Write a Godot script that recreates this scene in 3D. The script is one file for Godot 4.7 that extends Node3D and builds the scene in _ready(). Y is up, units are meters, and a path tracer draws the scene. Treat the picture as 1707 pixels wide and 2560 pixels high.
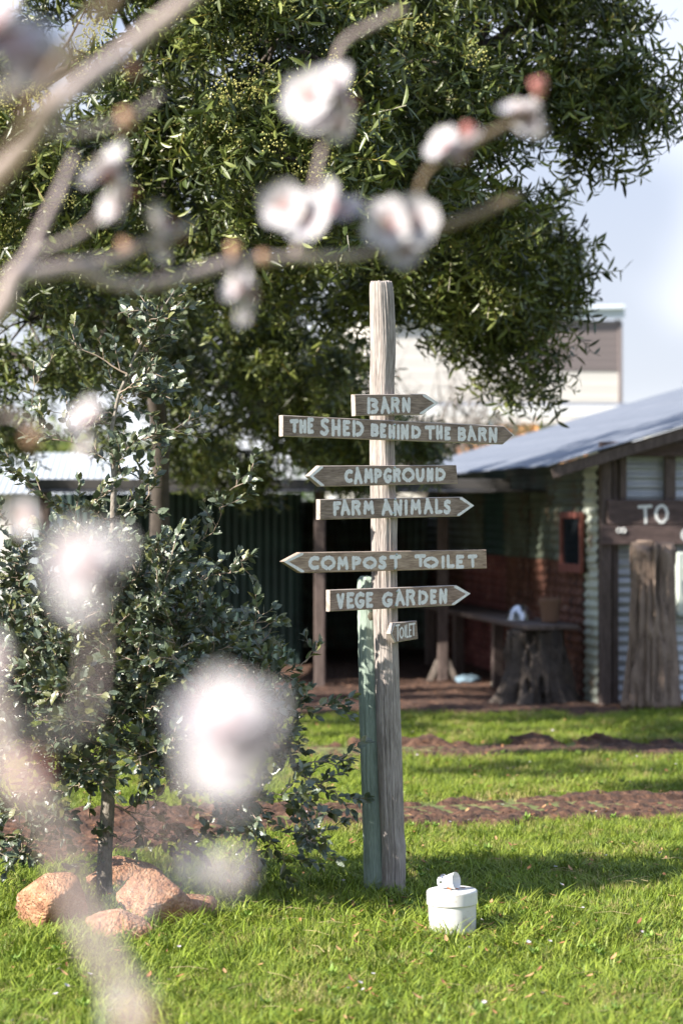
extends Node3D
# A painted direction post on a farm lawn, a young evergreen oak, wattle tree, iron shed and almond blossom close to the lens.

var rng := RandomNumberGenerator.new()
var M := {}
const SUN := Vector3(-0.76, 0.545, 0.352)

func _ready():
	rng.seed = 20240611
	# ---------------------------------------------------------------- camera, sky, sun, exposure
	var cam := Camera3D.new()
	cam.name = "camera"
	add_child(cam)
	cam.position = Vector3(0, 1.5, 0)
	cam.fov = 23.92
	cam.near = 0.05
	cam.far = 900.0
	var lens := CameraAttributesPhysical.new()
	lens.frustum_focal_length = 85.0
	lens.frustum_focus_distance = 9.35
	lens.exposure_aperture = 2.8
	cam.attributes = lens
	cam.fov = 23.92
	cam.current = true
	var env := Environment.new()
	env.background_mode = Environment.BG_SKY
	var sm := ProceduralSkyMaterial.new()
	sm.sky_top_color = Color(0.40, 0.48, 0.62)
	sm.sky_horizon_color = Color(0.63, 0.64, 0.65)
	sm.sky_curve = 0.16
	sm.sky_energy_multiplier = 1.0
	sm.ground_bottom_color = Color(0.20, 0.24, 0.14)
	sm.ground_horizon_color = Color(0.55, 0.60, 0.58)
	sm.sun_angle_max = 12.0
	sm.sky_cover = cloud_cover()
	sm.sky_cover_modulate = Color(1, 1, 1, 1)
	var sky := Sky.new()
	sky.sky_material = sm
	env.sky = sky
	env.tonemap_mode = Environment.TONE_MAPPER_LINEAR
	env.tonemap_exposure = 2.6
	env.sdfgi_enabled = true
	env.ssao_enabled = true
	env.ssil_enabled = true
	var we := WorldEnvironment.new()
	we.name = "world_environment"
	we.environment = env
	add_child(we)
	var sun := DirectionalLight3D.new()
	sun.name = "sun"
	sun.light_color = Color(1.0, 0.965, 0.925)
	sun.light_energy = 1.6
	sun.light_angular_distance = 0.5
	sun.shadow_enabled = true
	add_child(sun)
	sun.look_at_from_position(SUN * 50.0, Vector3.ZERO)
	# ---------------------------------------------------------------- the place
	materials()
	ground()
	main_shed()
	open_shed()
	pale_shed()
	far_house()
	far_green()
	wattle()
	signpost()
	green_post()
	oak()
	stones()
	canister()
	shed_yard()
	grass()
	weeds()
	litter()
	almond()

# ==================================================================== helpers
func at(x: float, y: float, d: float) -> Vector3:
	# a point as measured on the photograph, at a distance of d metres
	return Vector3((x - 853.5) / 6044.0 * d, 1.5 - (y - 1280.0) / 6044.0 * d, -d)

func rnd(a: float, b: float) -> float:
	return rng.randf_range(a, b)

func rdir() -> Vector3:
	var v := Vector3(rnd(-1, 1), rnd(-1, 1), rnd(-1, 1))
	return v.normalized() if v.length() > 0.05 else Vector3.UP

func noise(seed_: int, freq: float, oct := 4, kind := FastNoiseLite.TYPE_SIMPLEX_SMOOTH) -> FastNoiseLite:
	var n := FastNoiseLite.new()
	n.seed = seed_
	n.noise_type = kind
	n.frequency = freq
	n.fractal_octaves = oct
	return n

func tag(o: Node3D, label: String, category: String, group := "", kind := "") -> Node3D:
	if label: o.set_meta("label", label)
	if category: o.set_meta("category", category)
	if group: o.set_meta("group", group)
	if kind: o.set_meta("kind", kind)
	return o

func thing(called: String, label: String, category: String, where := Vector3.ZERO, turn := 0.0, group := "") -> Node3D:
	var o := Node3D.new()
	o.name = numbered(called)
	add_child(o)
	o.position = where
	o.rotation.y = turn
	return tag(o, label, category, group)

func numbered(called: String) -> String:
	if not has_node(called): return called
	var k := 1
	while has_node("%s_%03d" % [called, k]): k += 1
	return "%s_%03d" % [called, k]

var uv_along := false
var part_count := {}
# outline and lettering of each arrow board in metres from its middle: letter, left, right, top, bottom
var BOARDS := [
	{"name":"BARN","turn":40.0,"at":Vector3(0.2051,1.9185,-9.3833),
	"edge":[-0.2017,0.0319,0.1620,0.0448,0.2343,0.0113,0.1468,-0.0376,-0.1986,-0.0505],
	"text":["B",-0.1424,-0.0786,0.0237,-0.0411, "A",-0.0724,-0.0206,0.0292,-0.0395, "R",-0.0206,0.0300,0.0296,-0.0358, "N",0.0370,0.0858,0.0290,-0.0307]},
	{"name":"SHED","turn":40.0,"at":Vector3(0.2057,1.8152,-9.3825),
	"edge":[-0.5545,0.0465,0.5857,0.0326,0.6455,-0.0039,0.5813,-0.0425,-0.5545,-0.0326],
	"text":["T",-0.5216,-0.4767,0.0346,-0.0188, "H",-0.4767,-0.4391,0.0332,-0.0209, "E",-0.4376,-0.4037,0.0416,-0.0210, "S",-0.3759,-0.3281,0.0421,-0.0268, "H",-0.3203,-0.2713,0.0387,-0.0286, "E",-0.2642,-0.2239,0.0370,-0.0264, "D",-0.2172,-0.1536,0.0378,-0.0279, "B",-0.1243,-0.0780,0.0271,-0.0257, "E",-0.0768,-0.0416,0.0281,-0.0294, "H",-0.0335,0.0044,0.0251,-0.0310, "I",0.0113,0.0265,0.0259,-0.0334, "N",0.0305,0.0757,0.0275,-0.0335, "D",0.0840,0.1391,0.0248,-0.0293, "T",0.1558,0.2131,0.0265,-0.0310, "H",0.2152,0.2531,0.0276,-0.0307, "E",0.2595,0.2955,0.0233,-0.0323, "B",0.3304,0.3801,0.0241,-0.0340, "A",0.3831,0.4349,0.0307,-0.0330, "R",0.4405,0.4926,0.0257,-0.0335, "N",0.4988,0.5513,0.0258,-0.0372]},
	{"name":"CAMP","turn":40.0,"at":Vector3(0.2061,1.6411,-9.3833),
	"edge":[-0.4303,-0.0060,-0.3755,0.0343,0.3259,0.0458,0.3341,-0.0286,-0.3705,-0.0455],
	"text":["C",-0.2561,-0.2112,0.0232,-0.0302, "A",-0.2086,-0.1624,0.0327,-0.0357, "M",-0.1583,-0.1081,0.0275,-0.0306, "P",-0.1081,-0.0639,0.0280,-0.0302, "G",-0.0602,-0.0131,0.0306,-0.0306, "R",-0.0115,0.0333,0.0312,-0.0263, "O",0.0344,0.1051,0.0330,-0.0251, "U",0.1051,0.1571,0.0306,-0.0234, "N",0.1641,0.2036,0.0332,-0.0230, "D",0.2101,0.2688,0.0351,-0.0205]},
	{"name":"FARM","turn":40.0,"at":Vector3(0.2081,1.5175,-9.3833),
	"edge":[-0.3781,0.0306,0.3553,0.0429,0.4217,0.0081,0.3413,-0.0350,-0.3781,-0.0466],
	"text":["F",-0.3154,-0.2724,0.0243,-0.0324, "A",-0.2775,-0.2266,0.0337,-0.0313, "R",-0.2250,-0.1728,0.0300,-0.0313, "M",-0.1650,-0.1056,0.0275,-0.0275, "A",-0.0718,-0.0115,0.0368,-0.0315, "N",-0.0105,0.0386,0.0319,-0.0327, "I",0.0466,0.0652,0.0320,-0.0296, "M",0.0758,0.1373,0.0330,-0.0276, "A",0.1469,0.1992,0.0404,-0.0265, "L",0.2047,0.2481,0.0354,-0.0257, "S",0.2508,0.2935,0.0328,-0.0265]},
	{"name":"COMPOST","turn":40.0,"at":Vector3(0.2134,1.3114,-9.3818),
	"edge":[-0.5631,0.0037,-0.4799,0.0371,0.4792,0.0376,0.4829,-0.0378,-0.4767,-0.0406],
	"text":["C",-0.4426,-0.3866,0.0236,-0.0304, "O",-0.3826,-0.3060,0.0238,-0.0325, "M",-0.3027,-0.2422,0.0194,-0.0336, "P",-0.2307,-0.1784,0.0207,-0.0331, "O",-0.1743,-0.0996,0.0178,-0.0316, "S",-0.0962,-0.0492,0.0207,-0.0341, "T",-0.0387,0.0254,0.0236,-0.0299, "T",0.0909,0.1534,0.0248,-0.0276, "O",0.1370,0.2207,0.0141,-0.0337, "I",0.2337,0.2518,0.0171,-0.0352, "L",0.2590,0.3061,0.0203,-0.0353, "E",0.3098,0.3573,0.0198,-0.0387, "T",0.3742,0.4287,0.0206,-0.0333]},
	{"name":"VEGE","turn":40.0,"at":Vector3(0.2154,1.1682,-9.3818),
	"edge":[-0.3394,0.0363,0.3144,0.0415,0.3913,0.0066,0.3034,-0.0386,-0.3394,-0.0457],
	"text":["V",-0.3073,-0.2650,0.0239,-0.0368, "E",-0.2583,-0.2164,0.0264,-0.0371, "G",-0.2177,-0.1633,0.0265,-0.0383, "E",-0.1606,-0.1222,0.0259,-0.0369, "G",-0.0795,-0.0205,0.0240,-0.0367, "A",-0.0115,0.0424,0.0342,-0.0341, "R",0.0424,0.0967,0.0320,-0.0344, "D",0.1073,0.1643,0.0275,-0.0318, "E",0.1700,0.2080,0.0291,-0.0305, "N",0.2180,0.2650,0.0306,-0.0307]},
	{"name":"TOILET","turn":55.0,"at":Vector3(0.2335,1.0336,-9.3987),
	"edge":[-0.0763,-0.0043,-0.0490,0.0370,0.1086,0.0399,0.1177,-0.0321,-0.0441,-0.0404],
	"text":["T",-0.0441,-0.0117,0.0329,-0.0340, "O",-0.0176,0.0169,0.0204,-0.0254, "I",0.0179,0.0278,0.0255,-0.0226, "L",0.0288,0.0496,0.0282,-0.0255, "E",0.0486,0.0716,0.0323,-0.0236, "T",0.0696,0.0966,0.0337,-0.0191]},
]

func part(called: String, mesh: Mesh, m: Material, parent: Node, where := Vector3.ZERO, rot := Vector3.ZERO) -> MeshInstance3D:
	var o := MeshInstance3D.new()
	o.mesh = mesh
	if m: o.material_override = m
	o.name = called if parent != self else numbered(called)
	if parent != self:
		var key := "%d/%s" % [parent.get_instance_id(), called]
		var k: int = part_count.get(key, 0)
		part_count[key] = k + 1
		if k > 0: o.name = "%s_%03d" % [called, k]
	parent.add_child(o, true)
	o.position = where
	o.rotation = rot
	return o

func spread(called: String, mesh: Mesh, m: Material, parent: Node, xf: Array, cols: Array = []) -> MultiMeshInstance3D:
	var mm := MultiMesh.new()
	mm.transform_format = MultiMesh.TRANSFORM_3D
	mm.use_colors = cols.size() > 0
	mm.mesh = mesh
	mm.instance_count = xf.size()
	for k in xf.size():
		mm.set_instance_transform(k, xf[k])
		if cols.size() > 0: mm.set_instance_color(k, cols[k])
	var o := MultiMeshInstance3D.new()
	o.multimesh = mm
	o.material_override = m
	o.name = numbered(called) if parent == self else called
	parent.add_child(o, true)
	o.set_meta("kind", "stuff")
	return o

func st_new() -> SurfaceTool:
	var st := SurfaceTool.new()
	st.begin(Mesh.PRIMITIVE_TRIANGLES)
	return st

func tri(st: SurfaceTool, a: Vector3, b: Vector3, c: Vector3, n: Vector3):
	# flat triangle facing n
	var g := (c - a).cross(b - a)
	if g.length_squared() < 1e-16: return
	g = g.normalized()
	if g.dot(n) < 0.0:
		var t := b
		b = c
		c = t
		g = -g
	for p: Vector3 in [a, b, c]:
		st.set_normal(g)
		st.set_uv(Vector2(p.y + p.z, p.x) if uv_along else Vector2(p.x + p.z, p.y))
		st.add_vertex(p)

func quad(st: SurfaceTool, a: Vector3, b: Vector3, c: Vector3, d: Vector3, n: Vector3):
	tri(st, a, b, c, n)
	tri(st, a, c, d, n)

func box_into(st: SurfaceTool, size: Vector3, bev: float, xf := Transform3D.IDENTITY):
	var h := size / 2.0
	bev = minf(bev, minf(h.x, minf(h.y, h.z)) * 0.9)
	var corner := func(s: Vector3, axis: int) -> Vector3:
		var p := Vector3(s.x * (h.x - bev), s.y * (h.y - bev), s.z * (h.z - bev))
		p[axis] = s[axis] * h[axis]
		return xf * p
	for axis in 3:
		var i := (axis + 1) % 3
		var j := (axis + 2) % 3
		for s in [-1.0, 1.0]:
			var q := []
			for c in [[-1, -1], [1, -1], [1, 1], [-1, 1]]:
				var v := Vector3.ZERO
				v[axis] = s
				v[i] = c[0]
				v[j] = c[1]
				q.append(corner.call(v, axis))
			var n := Vector3.ZERO
			n[axis] = s
			quad(st, q[0], q[1], q[2], q[3], xf.basis * n)
		if bev > 0.0:
			for si in [-1.0, 1.0]:
				for sj in [-1.0, 1.0]:
					var v0 := Vector3.ZERO
					var v1 := Vector3.ZERO
					v0[i] = si
					v1[i] = si
					v0[j] = sj
					v1[j] = sj
					v0[axis] = -1
					v1[axis] = 1
					var n2 := Vector3.ZERO
					n2[i] = si
					n2[j] = sj
					quad(st, corner.call(v0, i), corner.call(v1, i), corner.call(v1, j), corner.call(v0, j), xf.basis * n2)
	if bev > 0.0:
		for sx in [-1.0, 1.0]:
			for sy in [-1.0, 1.0]:
				for sz in [-1.0, 1.0]:
					var v := Vector3(sx, sy, sz)
					tri(st, corner.call(v, 0), corner.call(v, 1), corner.call(v, 2), xf.basis * v)

func box(size: Vector3, bev := 0.004) -> Mesh:
	var st := st_new()
	box_into(st, size, bev)
	return st.commit()

func board_box(size: Vector3, bev := 0.004) -> Mesh:
	# a box whose grain runs along x
	uv_along = true
	var m := box(size, bev)
	uv_along = false
	return m

func grid_mesh(rows: Array, uvs: Array) -> Mesh:
	# normals worked out from neighbours so that seams of tubes stay smooth
	var nr := rows.size()
	var nc: int = rows[0].size()
	var ring: bool = (rows[0][0] as Vector3).distance_to(rows[0][nc - 1]) < 1e-6
	var vs := PackedVector3Array()
	var ns := PackedVector3Array()
	var us := PackedVector2Array()
	var ix := PackedInt32Array()
	for r in nr:
		for c in nc:
			var c0 := c - 1
			var c1 := c + 1
			if ring:
				if c0 < 0: c0 = nc - 2
				if c1 >= nc: c1 = 1
			else:
				c0 = maxi(c0, 0)
				c1 = mini(c1, nc - 1)
			var dc: Vector3 = rows[r][c1] - rows[r][c0]
			var dr: Vector3 = rows[mini(r + 1, nr - 1)][c] - rows[maxi(r - 1, 0)][c]
			var n := dc.cross(dr)
			vs.append(rows[r][c])
			ns.append(n.normalized() if n.length_squared() > 1e-20 else Vector3.UP)
			us.append(uvs[r][c])
	for r in nr - 1:
		for c in nc - 1:
			var a := r * nc + c
			ix.append_array(PackedInt32Array([a, a + nc, a + 1, a + 1, a + nc, a + nc + 1]))
	var arr := []
	arr.resize(Mesh.ARRAY_MAX)
	arr[Mesh.ARRAY_VERTEX] = vs
	arr[Mesh.ARRAY_NORMAL] = ns
	arr[Mesh.ARRAY_TEX_UV] = us
	arr[Mesh.ARRAY_INDEX] = ix
	var m := ArrayMesh.new()
	m.add_surface_from_arrays(Mesh.PRIMITIVE_TRIANGLES, arr)
	return m

func join(meshes: Array) -> Mesh:
	var st := st_new()
	for m in meshes:
		for s in (m as Mesh).get_surface_count():
			st.append_from(m, s, Transform3D.IDENTITY)
	return st.commit()

func tube(pts: Array, radii: Array, sides := 8, cap := true, wob: FastNoiseLite = null, wamp := 0.0) -> Mesh:
	var rows := []
	var uvs := []
	var along := 0.0
	var ref := Vector3(0.31, 0.2, 0.93)
	for k in pts.size():
		var t: Vector3 = (pts[mini(k + 1, pts.size() - 1)] - pts[maxi(k - 1, 0)]).normalized()
		var x := t.cross(ref)
		if x.length() < 0.1: x = t.cross(Vector3(1, 0.1, 0))
		x = x.normalized()
		ref = x.cross(t).normalized()
		var y := ref
		if k > 0: along += (pts[k] as Vector3).distance_to(pts[k - 1])
		var row := []
		var ur := []
		for c in sides + 1:
			var a := TAU * (c % sides) / sides
			var rr: float = radii[k]
			if wob: rr *= 1.0 + wamp * wob.get_noise_3d(cos(a) * 40, along * 260, sin(a) * 40)
			row.append(pts[k] + (x * cos(a) - y * sin(a)) * rr)
			ur.append(Vector2(float(c) / sides, along))
		rows.append(row)
		uvs.append(ur)
	if cap:
		for e in [0, 1]:
			var p: Vector3 = pts[-1] if e else pts[0]
			var row := []
			var ur := []
			for c in sides + 1:
				row.append(p)
				ur.append(Vector2(float(c) / sides, along if e else 0.0))
			if e:
				rows.append(row)
				uvs.append(ur)
			else:
				rows.insert(0, row)
				uvs.insert(0, ur)
	return grid_mesh(rows, uvs)

func lathe(profile: Array, sides := 32) -> Mesh:
	# profile of Vector2(radius, height), bottom to top; sharp corners are given twice
	var rows := []
	var uvs := []
	for k in profile.size():
		var row := []
		var ur := []
		for c in sides + 1:
			var a := TAU * (c % sides) / sides
			row.append(Vector3(cos(a) * profile[k].x, profile[k].y, -sin(a) * profile[k].x))
			ur.append(Vector2(float(c) / sides, profile[k].y * 4.0))
		rows.append(row)
		uvs.append(ur)
	return grid_mesh(rows, uvs)

func corrugated(w: float, h: float, pitch := 0.076, amp := 0.009, dent := 0.0, seed_ := 1) -> Mesh:
	# a sheet in the x-y plane, origin at its lower left corner, ridges running along x
	var nz := noise(seed_, 1.3, 2)
	var rows := []
	var uvs := []
	var n := int(h / pitch * 8.0)
	var m := maxi(2, int(w / 0.12))
	for r in n + 1:
		var y := h * r / n
		var row := []
		var ur := []
		for c in m + 1:
			var x := w * c / m
			row.append(Vector3(x, y, sin(y / pitch * TAU) * amp + dent * nz.get_noise_2d(x, y)))
			ur.append(Vector2(x, y))
		rows.append(row)
		uvs.append(ur)
	return grid_mesh(rows, uvs)

func blob(radius: Vector3, seed_: int, rough := 0.25, n := 20, freq := 1.1, facets := 0.0) -> Mesh:
	var nz := noise(seed_, freq, 4)
	var planes := []
	var r2 := RandomNumberGenerator.new()
	r2.seed = seed_
	for k in 16:
		planes.append([Vector3(r2.randf_range(-1, 1), r2.randf_range(-0.6, 1), r2.randf_range(-1, 1)).normalized(), r2.randf_range(0.52, 0.80)])
	var rows := []
	var uvs := []
	for r in n + 1:
		var th := PI * r / n
		var row := []
		var ur := []
		for c in 2 * n + 1:
			var ph := TAU * (c % (2 * n)) / (2 * n)
			var d := Vector3(sin(th) * cos(ph), -cos(th), -sin(th) * sin(ph))
			var k := 1.0 + rough * nz.get_noise_3d(d.x * 2, d.y * 2, d.z * 2) + rough * 0.25 * nz.get_noise_3d(d.x * 9, d.y * 9, d.z * 9)
			if facets > 0.0:
				for pl in planes:
					var q: float = d.dot(pl[0])
					if q * k > pl[1]: k = lerpf(k, pl[1] / q, facets)
			row.append(Vector3(d.x * radius.x, d.y * radius.y, d.z * radius.z) * k)
			ur.append(Vector2(float(c) / (2 * n), float(r) / n))
		rows.append(row)
		uvs.append(ur)
	return grid_mesh(rows, uvs)

# ---------------------------------------------------------------- textures
func lin(r: float, g: float, b: float) -> Color:
	return Color(r, g, b).linear_to_srgb()

func ramp_texture(seed_: int, size: int, freq: float, ramp: Array, fine := 0.25, fine_freq := 0.11, sy := 1.0) -> ImageTexture:
	# seamless patches of colour: ramp is a list of [place, linear colour]
	var a := noise(seed_, freq, 5).get_seamless_image(size, size)
	var b := noise(seed_ + 7, fine_freq, 3).get_seamless_image(size, size)
	var g := Gradient.new()
	var offs := PackedFloat32Array()
	var cols := PackedColorArray()
	for r in ramp:
		offs.append(r[0])
		cols.append(r[1])
	g.offsets = offs
	g.colors = cols
	var da := a.get_data()
	var db := b.get_data()
	var out := PackedByteArray()
	out.resize(size * size * 3)
	for k in size * size:
		var v := da[k] / 255.0 + fine * (db[k] / 255.0 - 0.5)
		var c := g.sample(clampf(v, 0.0, 1.0)).linear_to_srgb()
		out[k * 3] = int(clampf(c.r, 0, 1) * 255)
		out[k * 3 + 1] = int(clampf(c.g, 0, 1) * 255)
		out[k * 3 + 2] = int(clampf(c.b, 0, 1) * 255)
	var im := Image.create_from_data(size, size, false, Image.FORMAT_RGB8, out)
	im.generate_mipmaps()
	return ImageTexture.create_from_image(im)

func gray_texture(seed_: int, size: int, freq: float, oct := 4) -> ImageTexture:
	return ImageTexture.create_from_image(noise(seed_, freq, oct).get_seamless_image(size, size))

func grain_value(nz: FastNoiseLite, x: float, y: float) -> float:
	# x across the grain, y along it, in metres
	var w := nz.get_noise_2d(x * 60.0 + 400.0, y * 3.0) * 0.0025
	var v := nz.get_noise_2d((x + w) * 1500.0, y * 14.0) * 0.55 + nz.get_noise_2d((x + w) * 420.0, y * 5.0 + 90.0) * 0.6
	return v

func wood_texture(seed_: int, w: int, h: int, mw: float, mh: float, pale: Color, dark: Color, mid := 0.5, contrast := 0.8) -> ImageTexture:
	# grain along the height of the picture, mw by mh metres
	var nz := noise(seed_, 1.0, 2)
	var pz := noise(seed_ + 3, 1.0, 3)
	var out := PackedByteArray()
	out.resize(w * h * 3)
	var k := 0
	for j in h:
		var y := mh * j / h
		for i in w:
			var x := mw * i / w
			var v := mid + contrast * grain_value(nz, x, y) + 0.35 * pz.get_noise_2d(x * 14.0, y * 4.0)
			var c := dark.lerp(pale, clampf(v, 0.0, 1.0)).linear_to_srgb()
			out[k] = int(c.r * 255)
			out[k + 1] = int(c.g * 255)
			out[k + 2] = int(c.b * 255)
			k += 3
	var im := Image.create_from_data(w, h, false, Image.FORMAT_RGB8, out)
	im.generate_mipmaps()
	return ImageTexture.create_from_image(im)

func mat(c: Color, rough := 0.8, metal := 0.0, tex: Texture2D = null, uvscale := Vector3.ONE, tri_ := false) -> StandardMaterial3D:
	# c in linear values
	var m := StandardMaterial3D.new()
	m.albedo_color = c.linear_to_srgb()
	m.roughness = rough
	m.metallic = metal
	if tex:
		m.albedo_texture = tex
		m.uv1_scale = uvscale
		m.uv1_triplanar = tri_
	return m

func bump(m: StandardMaterial3D, tex: Texture2D, cm: float) -> StandardMaterial3D:
	m.heightmap_enabled = true
	m.heightmap_texture = tex
	m.heightmap_scale = cm
	return m

func leafy(c: Color, rough: float, back: float, spec := 0.5) -> StandardMaterial3D:
	var m := mat(c, rough)
	m.vertex_color_use_as_albedo = true
	m.metallic_specular = spec
	m.cull_mode = BaseMaterial3D.CULL_DISABLED
	if back > 0.0:
		m.backlight_enabled = true
		m.backlight = Color(back * 0.85, back, back * 0.35)
	return m

func cloud_cover() -> ImageTexture:
	var w := 768
	var h := 384
	var nz := noise(411, 1.0, 5)
	var im := Image.create(w, h, false, Image.FORMAT_RGBA8)
	for j in h / 2 + 2:
		var el := PI / 2 - PI * j / h
		for i in w:
			var az := TAU * i / w
			var d := Vector3(cos(el) * cos(az), sin(el), cos(el) * sin(az))
			var v := nz.get_noise_3d(d.x * 4.2, d.y * 8.5, d.z * 4.2)
			var a := smoothstep(-0.30, 0.16, v)
			im.set_pixel(i, j, Color(0.41, 0.40, 0.39, a))
	return ImageTexture.create_from_image(im)

func materials():
	M.grain_bump = wood_texture(5, 256, 512, 0.30, 1.2, Color(1, 1, 1), Color(0, 0, 0), 0.5, 0.9)
	M.old_wood = bump(mat(Color.WHITE, 0.9, 0, wood_texture(21, 256, 512, 0.30, 1.2, Color(0.30, 0.26, 0.22), Color(0.09, 0.07, 0.058), 0.55, 0.75), Vector3(1, 0.8, 1)), M.grain_bump, 0.25)
	M.dark_wood = bump(mat(Color.WHITE, 0.9, 0, wood_texture(31, 128, 256, 0.25, 1.2, Color(0.17, 0.13, 0.115), Color(0.05, 0.036, 0.03), 0.5, 0.8), Vector3(4, 0.8, 1)), M.grain_bump, 0.2)
	M.dark_wood_along = bump(mat(Color.WHITE, 0.9, 0, wood_texture(37, 128, 256, 0.25, 1.2, Color(0.15, 0.105, 0.095), Color(0.045, 0.03, 0.026), 0.5, 0.8), Vector3(4, 0.8, 1)), M.grain_bump, 0.2)
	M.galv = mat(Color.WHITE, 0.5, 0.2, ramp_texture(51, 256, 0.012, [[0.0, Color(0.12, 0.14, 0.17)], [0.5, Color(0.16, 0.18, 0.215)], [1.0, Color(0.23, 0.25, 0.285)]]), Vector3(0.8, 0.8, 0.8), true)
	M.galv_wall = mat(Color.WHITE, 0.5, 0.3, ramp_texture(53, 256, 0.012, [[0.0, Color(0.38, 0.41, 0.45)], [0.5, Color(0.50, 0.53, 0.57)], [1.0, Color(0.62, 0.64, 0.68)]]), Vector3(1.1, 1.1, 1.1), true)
	M.rust = mat(Color.WHITE, 0.85, 0.0, ramp_texture(61, 256, 0.014, [[0.0, Color(0.022, 0.011, 0.009)], [0.35, Color(0.060, 0.022, 0.014)], [0.6, Color(0.15, 0.055, 0.03)], [0.82, Color(0.20, 0.10, 0.07)], [1.0, Color(0.24, 0.25, 0.22)]], 0.4), Vector3(1.3, 1.3, 1.3), true)  # rust colours, darkened throughout to deepen the shade of the side wall
	M.green_iron = mat(Color.WHITE, 0.7, 0.0, ramp_texture(67, 256, 0.012, [[0.0, Color(0.09, 0.035, 0.018)], [0.25, Color(0.075, 0.062, 0.035)], [0.42, Color(0.07, 0.085, 0.058)], [0.8, Color(0.10, 0.13, 0.10)], [1.0, Color(0.22, 0.25, 0.20)]], 0.3), Vector3(1.0, 1.0, 1.0), true)  # green paint and rust, toned down so the upper sheets read as shaded
	M.pale_iron = mat(Color.WHITE, 0.65, 0.0, ramp_texture(68, 256, 0.013, [[0.0, Color(0.25, 0.10, 0.05)], [0.22, Color(0.30, 0.24, 0.15)], [0.36, Color(0.46, 0.50, 0.42)], [1.0, Color(0.58, 0.62, 0.54)]], 0.3), Vector3(1.0, 1.0, 1.0), true)
	M.red_iron = mat(Color.WHITE, 0.75, 0.0, ramp_texture(69, 256, 0.014, [[0.0, Color(0.05, 0.012, 0.011)], [0.5, Color(0.14, 0.04, 0.034)], [0.8, Color(0.24, 0.09, 0.075)], [1.0, Color(0.34, 0.22, 0.19)]], 0.3), Vector3(1.2, 1.2, 1.2), true)
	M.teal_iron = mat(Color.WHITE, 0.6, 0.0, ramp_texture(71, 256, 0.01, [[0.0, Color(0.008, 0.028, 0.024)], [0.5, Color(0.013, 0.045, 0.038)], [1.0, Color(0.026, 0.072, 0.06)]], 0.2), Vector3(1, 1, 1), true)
	M.soil_tex = ramp_texture(81, 512, 0.012, [[0.0, Color(0.020, 0.010, 0.006)], [0.4, Color(0.058, 0.028, 0.016)], [0.75, Color(0.115, 0.056, 0.032)], [1.0, Color(0.22, 0.13, 0.08)]], 0.5, 0.15)
	M.soil = bump(mat(Color.WHITE, 0.95, 0, M.soil_tex, Vector3(1.4, 1.4, 1.4), true), gray_texture(83, 256, 0.05), 2.0)
	M.earth = mat(Color.WHITE, 0.95, 0, ramp_texture(85, 512, 0.01, [[0.0, Color(0.06, 0.055, 0.025)], [0.35, Color(0.09, 0.11, 0.03)], [0.7, Color(0.14, 0.17, 0.045)], [1.0, Color(0.21, 0.19, 0.075)]], 0.5, 0.12), Vector3(0.9, 0.9, 0.9), true)
	M.bark = bump(mat(Color.WHITE, 0.9, 0, ramp_texture(91, 256, 0.02, [[0.0, Color(0.10, 0.085, 0.07)], [0.5, Color(0.20, 0.175, 0.15)], [1.0, Color(0.33, 0.30, 0.26)]], 0.5), Vector3(9, 9, 9), true), gray_texture(92, 256, 0.05), 0.3)
	M.dark_bark = mat(Color.WHITE, 0.95, 0, ramp_texture(93, 128, 0.03, [[0.0, Color(0.03, 0.024, 0.02)], [1.0, Color(0.11, 0.09, 0.075)]], 0.5), Vector3(4, 2, 4), true)
	M.twig = mat(Color(0.27, 0.20, 0.14), 0.8)
	M.oak_leaf = leafy(Color(1, 1, 1), 0.43, 0.10, 1.0)
	M.wattle_leaf = leafy(Color(1, 1, 1), 0.42, 0.22, 0.5)
	M.far_leaf = leafy(Color(1, 1, 1), 0.6, 0.3, 0.4)
	M.blade = leafy(Color(1, 1, 1), 0.5, 0.5, 0.35)
	M.white = mat(Color(0.80, 0.80, 0.78), 0.35)
	M.screw = mat(Color(0.40, 0.47, 0.46), 0.35, 0.8)
	M.paint = mat(Color(0.72, 0.73, 0.70), 0.7)
	M.house_wall = mat(Color(0.66, 0.63, 0.58), 0.8)
	M.house_gable = mat(Color(0.20, 0.17, 0.165), 0.85)
	M.pale_blue = mat(Color(0.60, 0.66, 0.70), 0.55)
	M.red_wood = mat(Color.WHITE, 0.7, 0, wood_texture(97, 64, 256, 0.1, 1.0, Color(0.30, 0.10, 0.07), Color(0.12, 0.03, 0.025)), Vector3(6, 1, 1))
	M.glass = mat(Color(0.02, 0.025, 0.03), 0.08)
	M.steel = mat(Color(0.62, 0.63, 0.65), 0.22, 0.95)
	M.dry = mat(Color.WHITE, 0.85)
	M.dry.vertex_color_use_as_albedo = true
	M.log_wood = bump(mat(Color.WHITE, 0.9, 0, wood_texture(101, 256, 256, 0.35, 1.3, Color(0.36, 0.275, 0.215), Color(0.11, 0.074, 0.055), 0.55, 0.6), Vector3(1, 0.77, 1)), M.grain_bump, 0.6)
	M.dark_iron = mat(Color(0.05, 0.047, 0.044), 0.7)
	M.strap = mat(Color(0.03, 0.06, 0.03), 0.45)
	M.post_wood = bump(mat(Color.WHITE, 0.9, 0, wood_texture(103, 384, 1024, 0.30, 2.6, Color(0.44, 0.395, 0.36), Color(0.14, 0.115, 0.10), 0.64, 0.9), Vector3(1, 0.385, 1)), M.grain_bump, 0.5)
	M.green_wood = bump(mat(Color.WHITE, 0.85, 0, wood_texture(107, 256, 512, 0.30, 1.4, Color(0.36, 0.44, 0.37), Color(0.11, 0.155, 0.12), 0.55, 0.6), Vector3(1, 0.71, 1)), M.grain_bump, 0.15)
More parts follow.
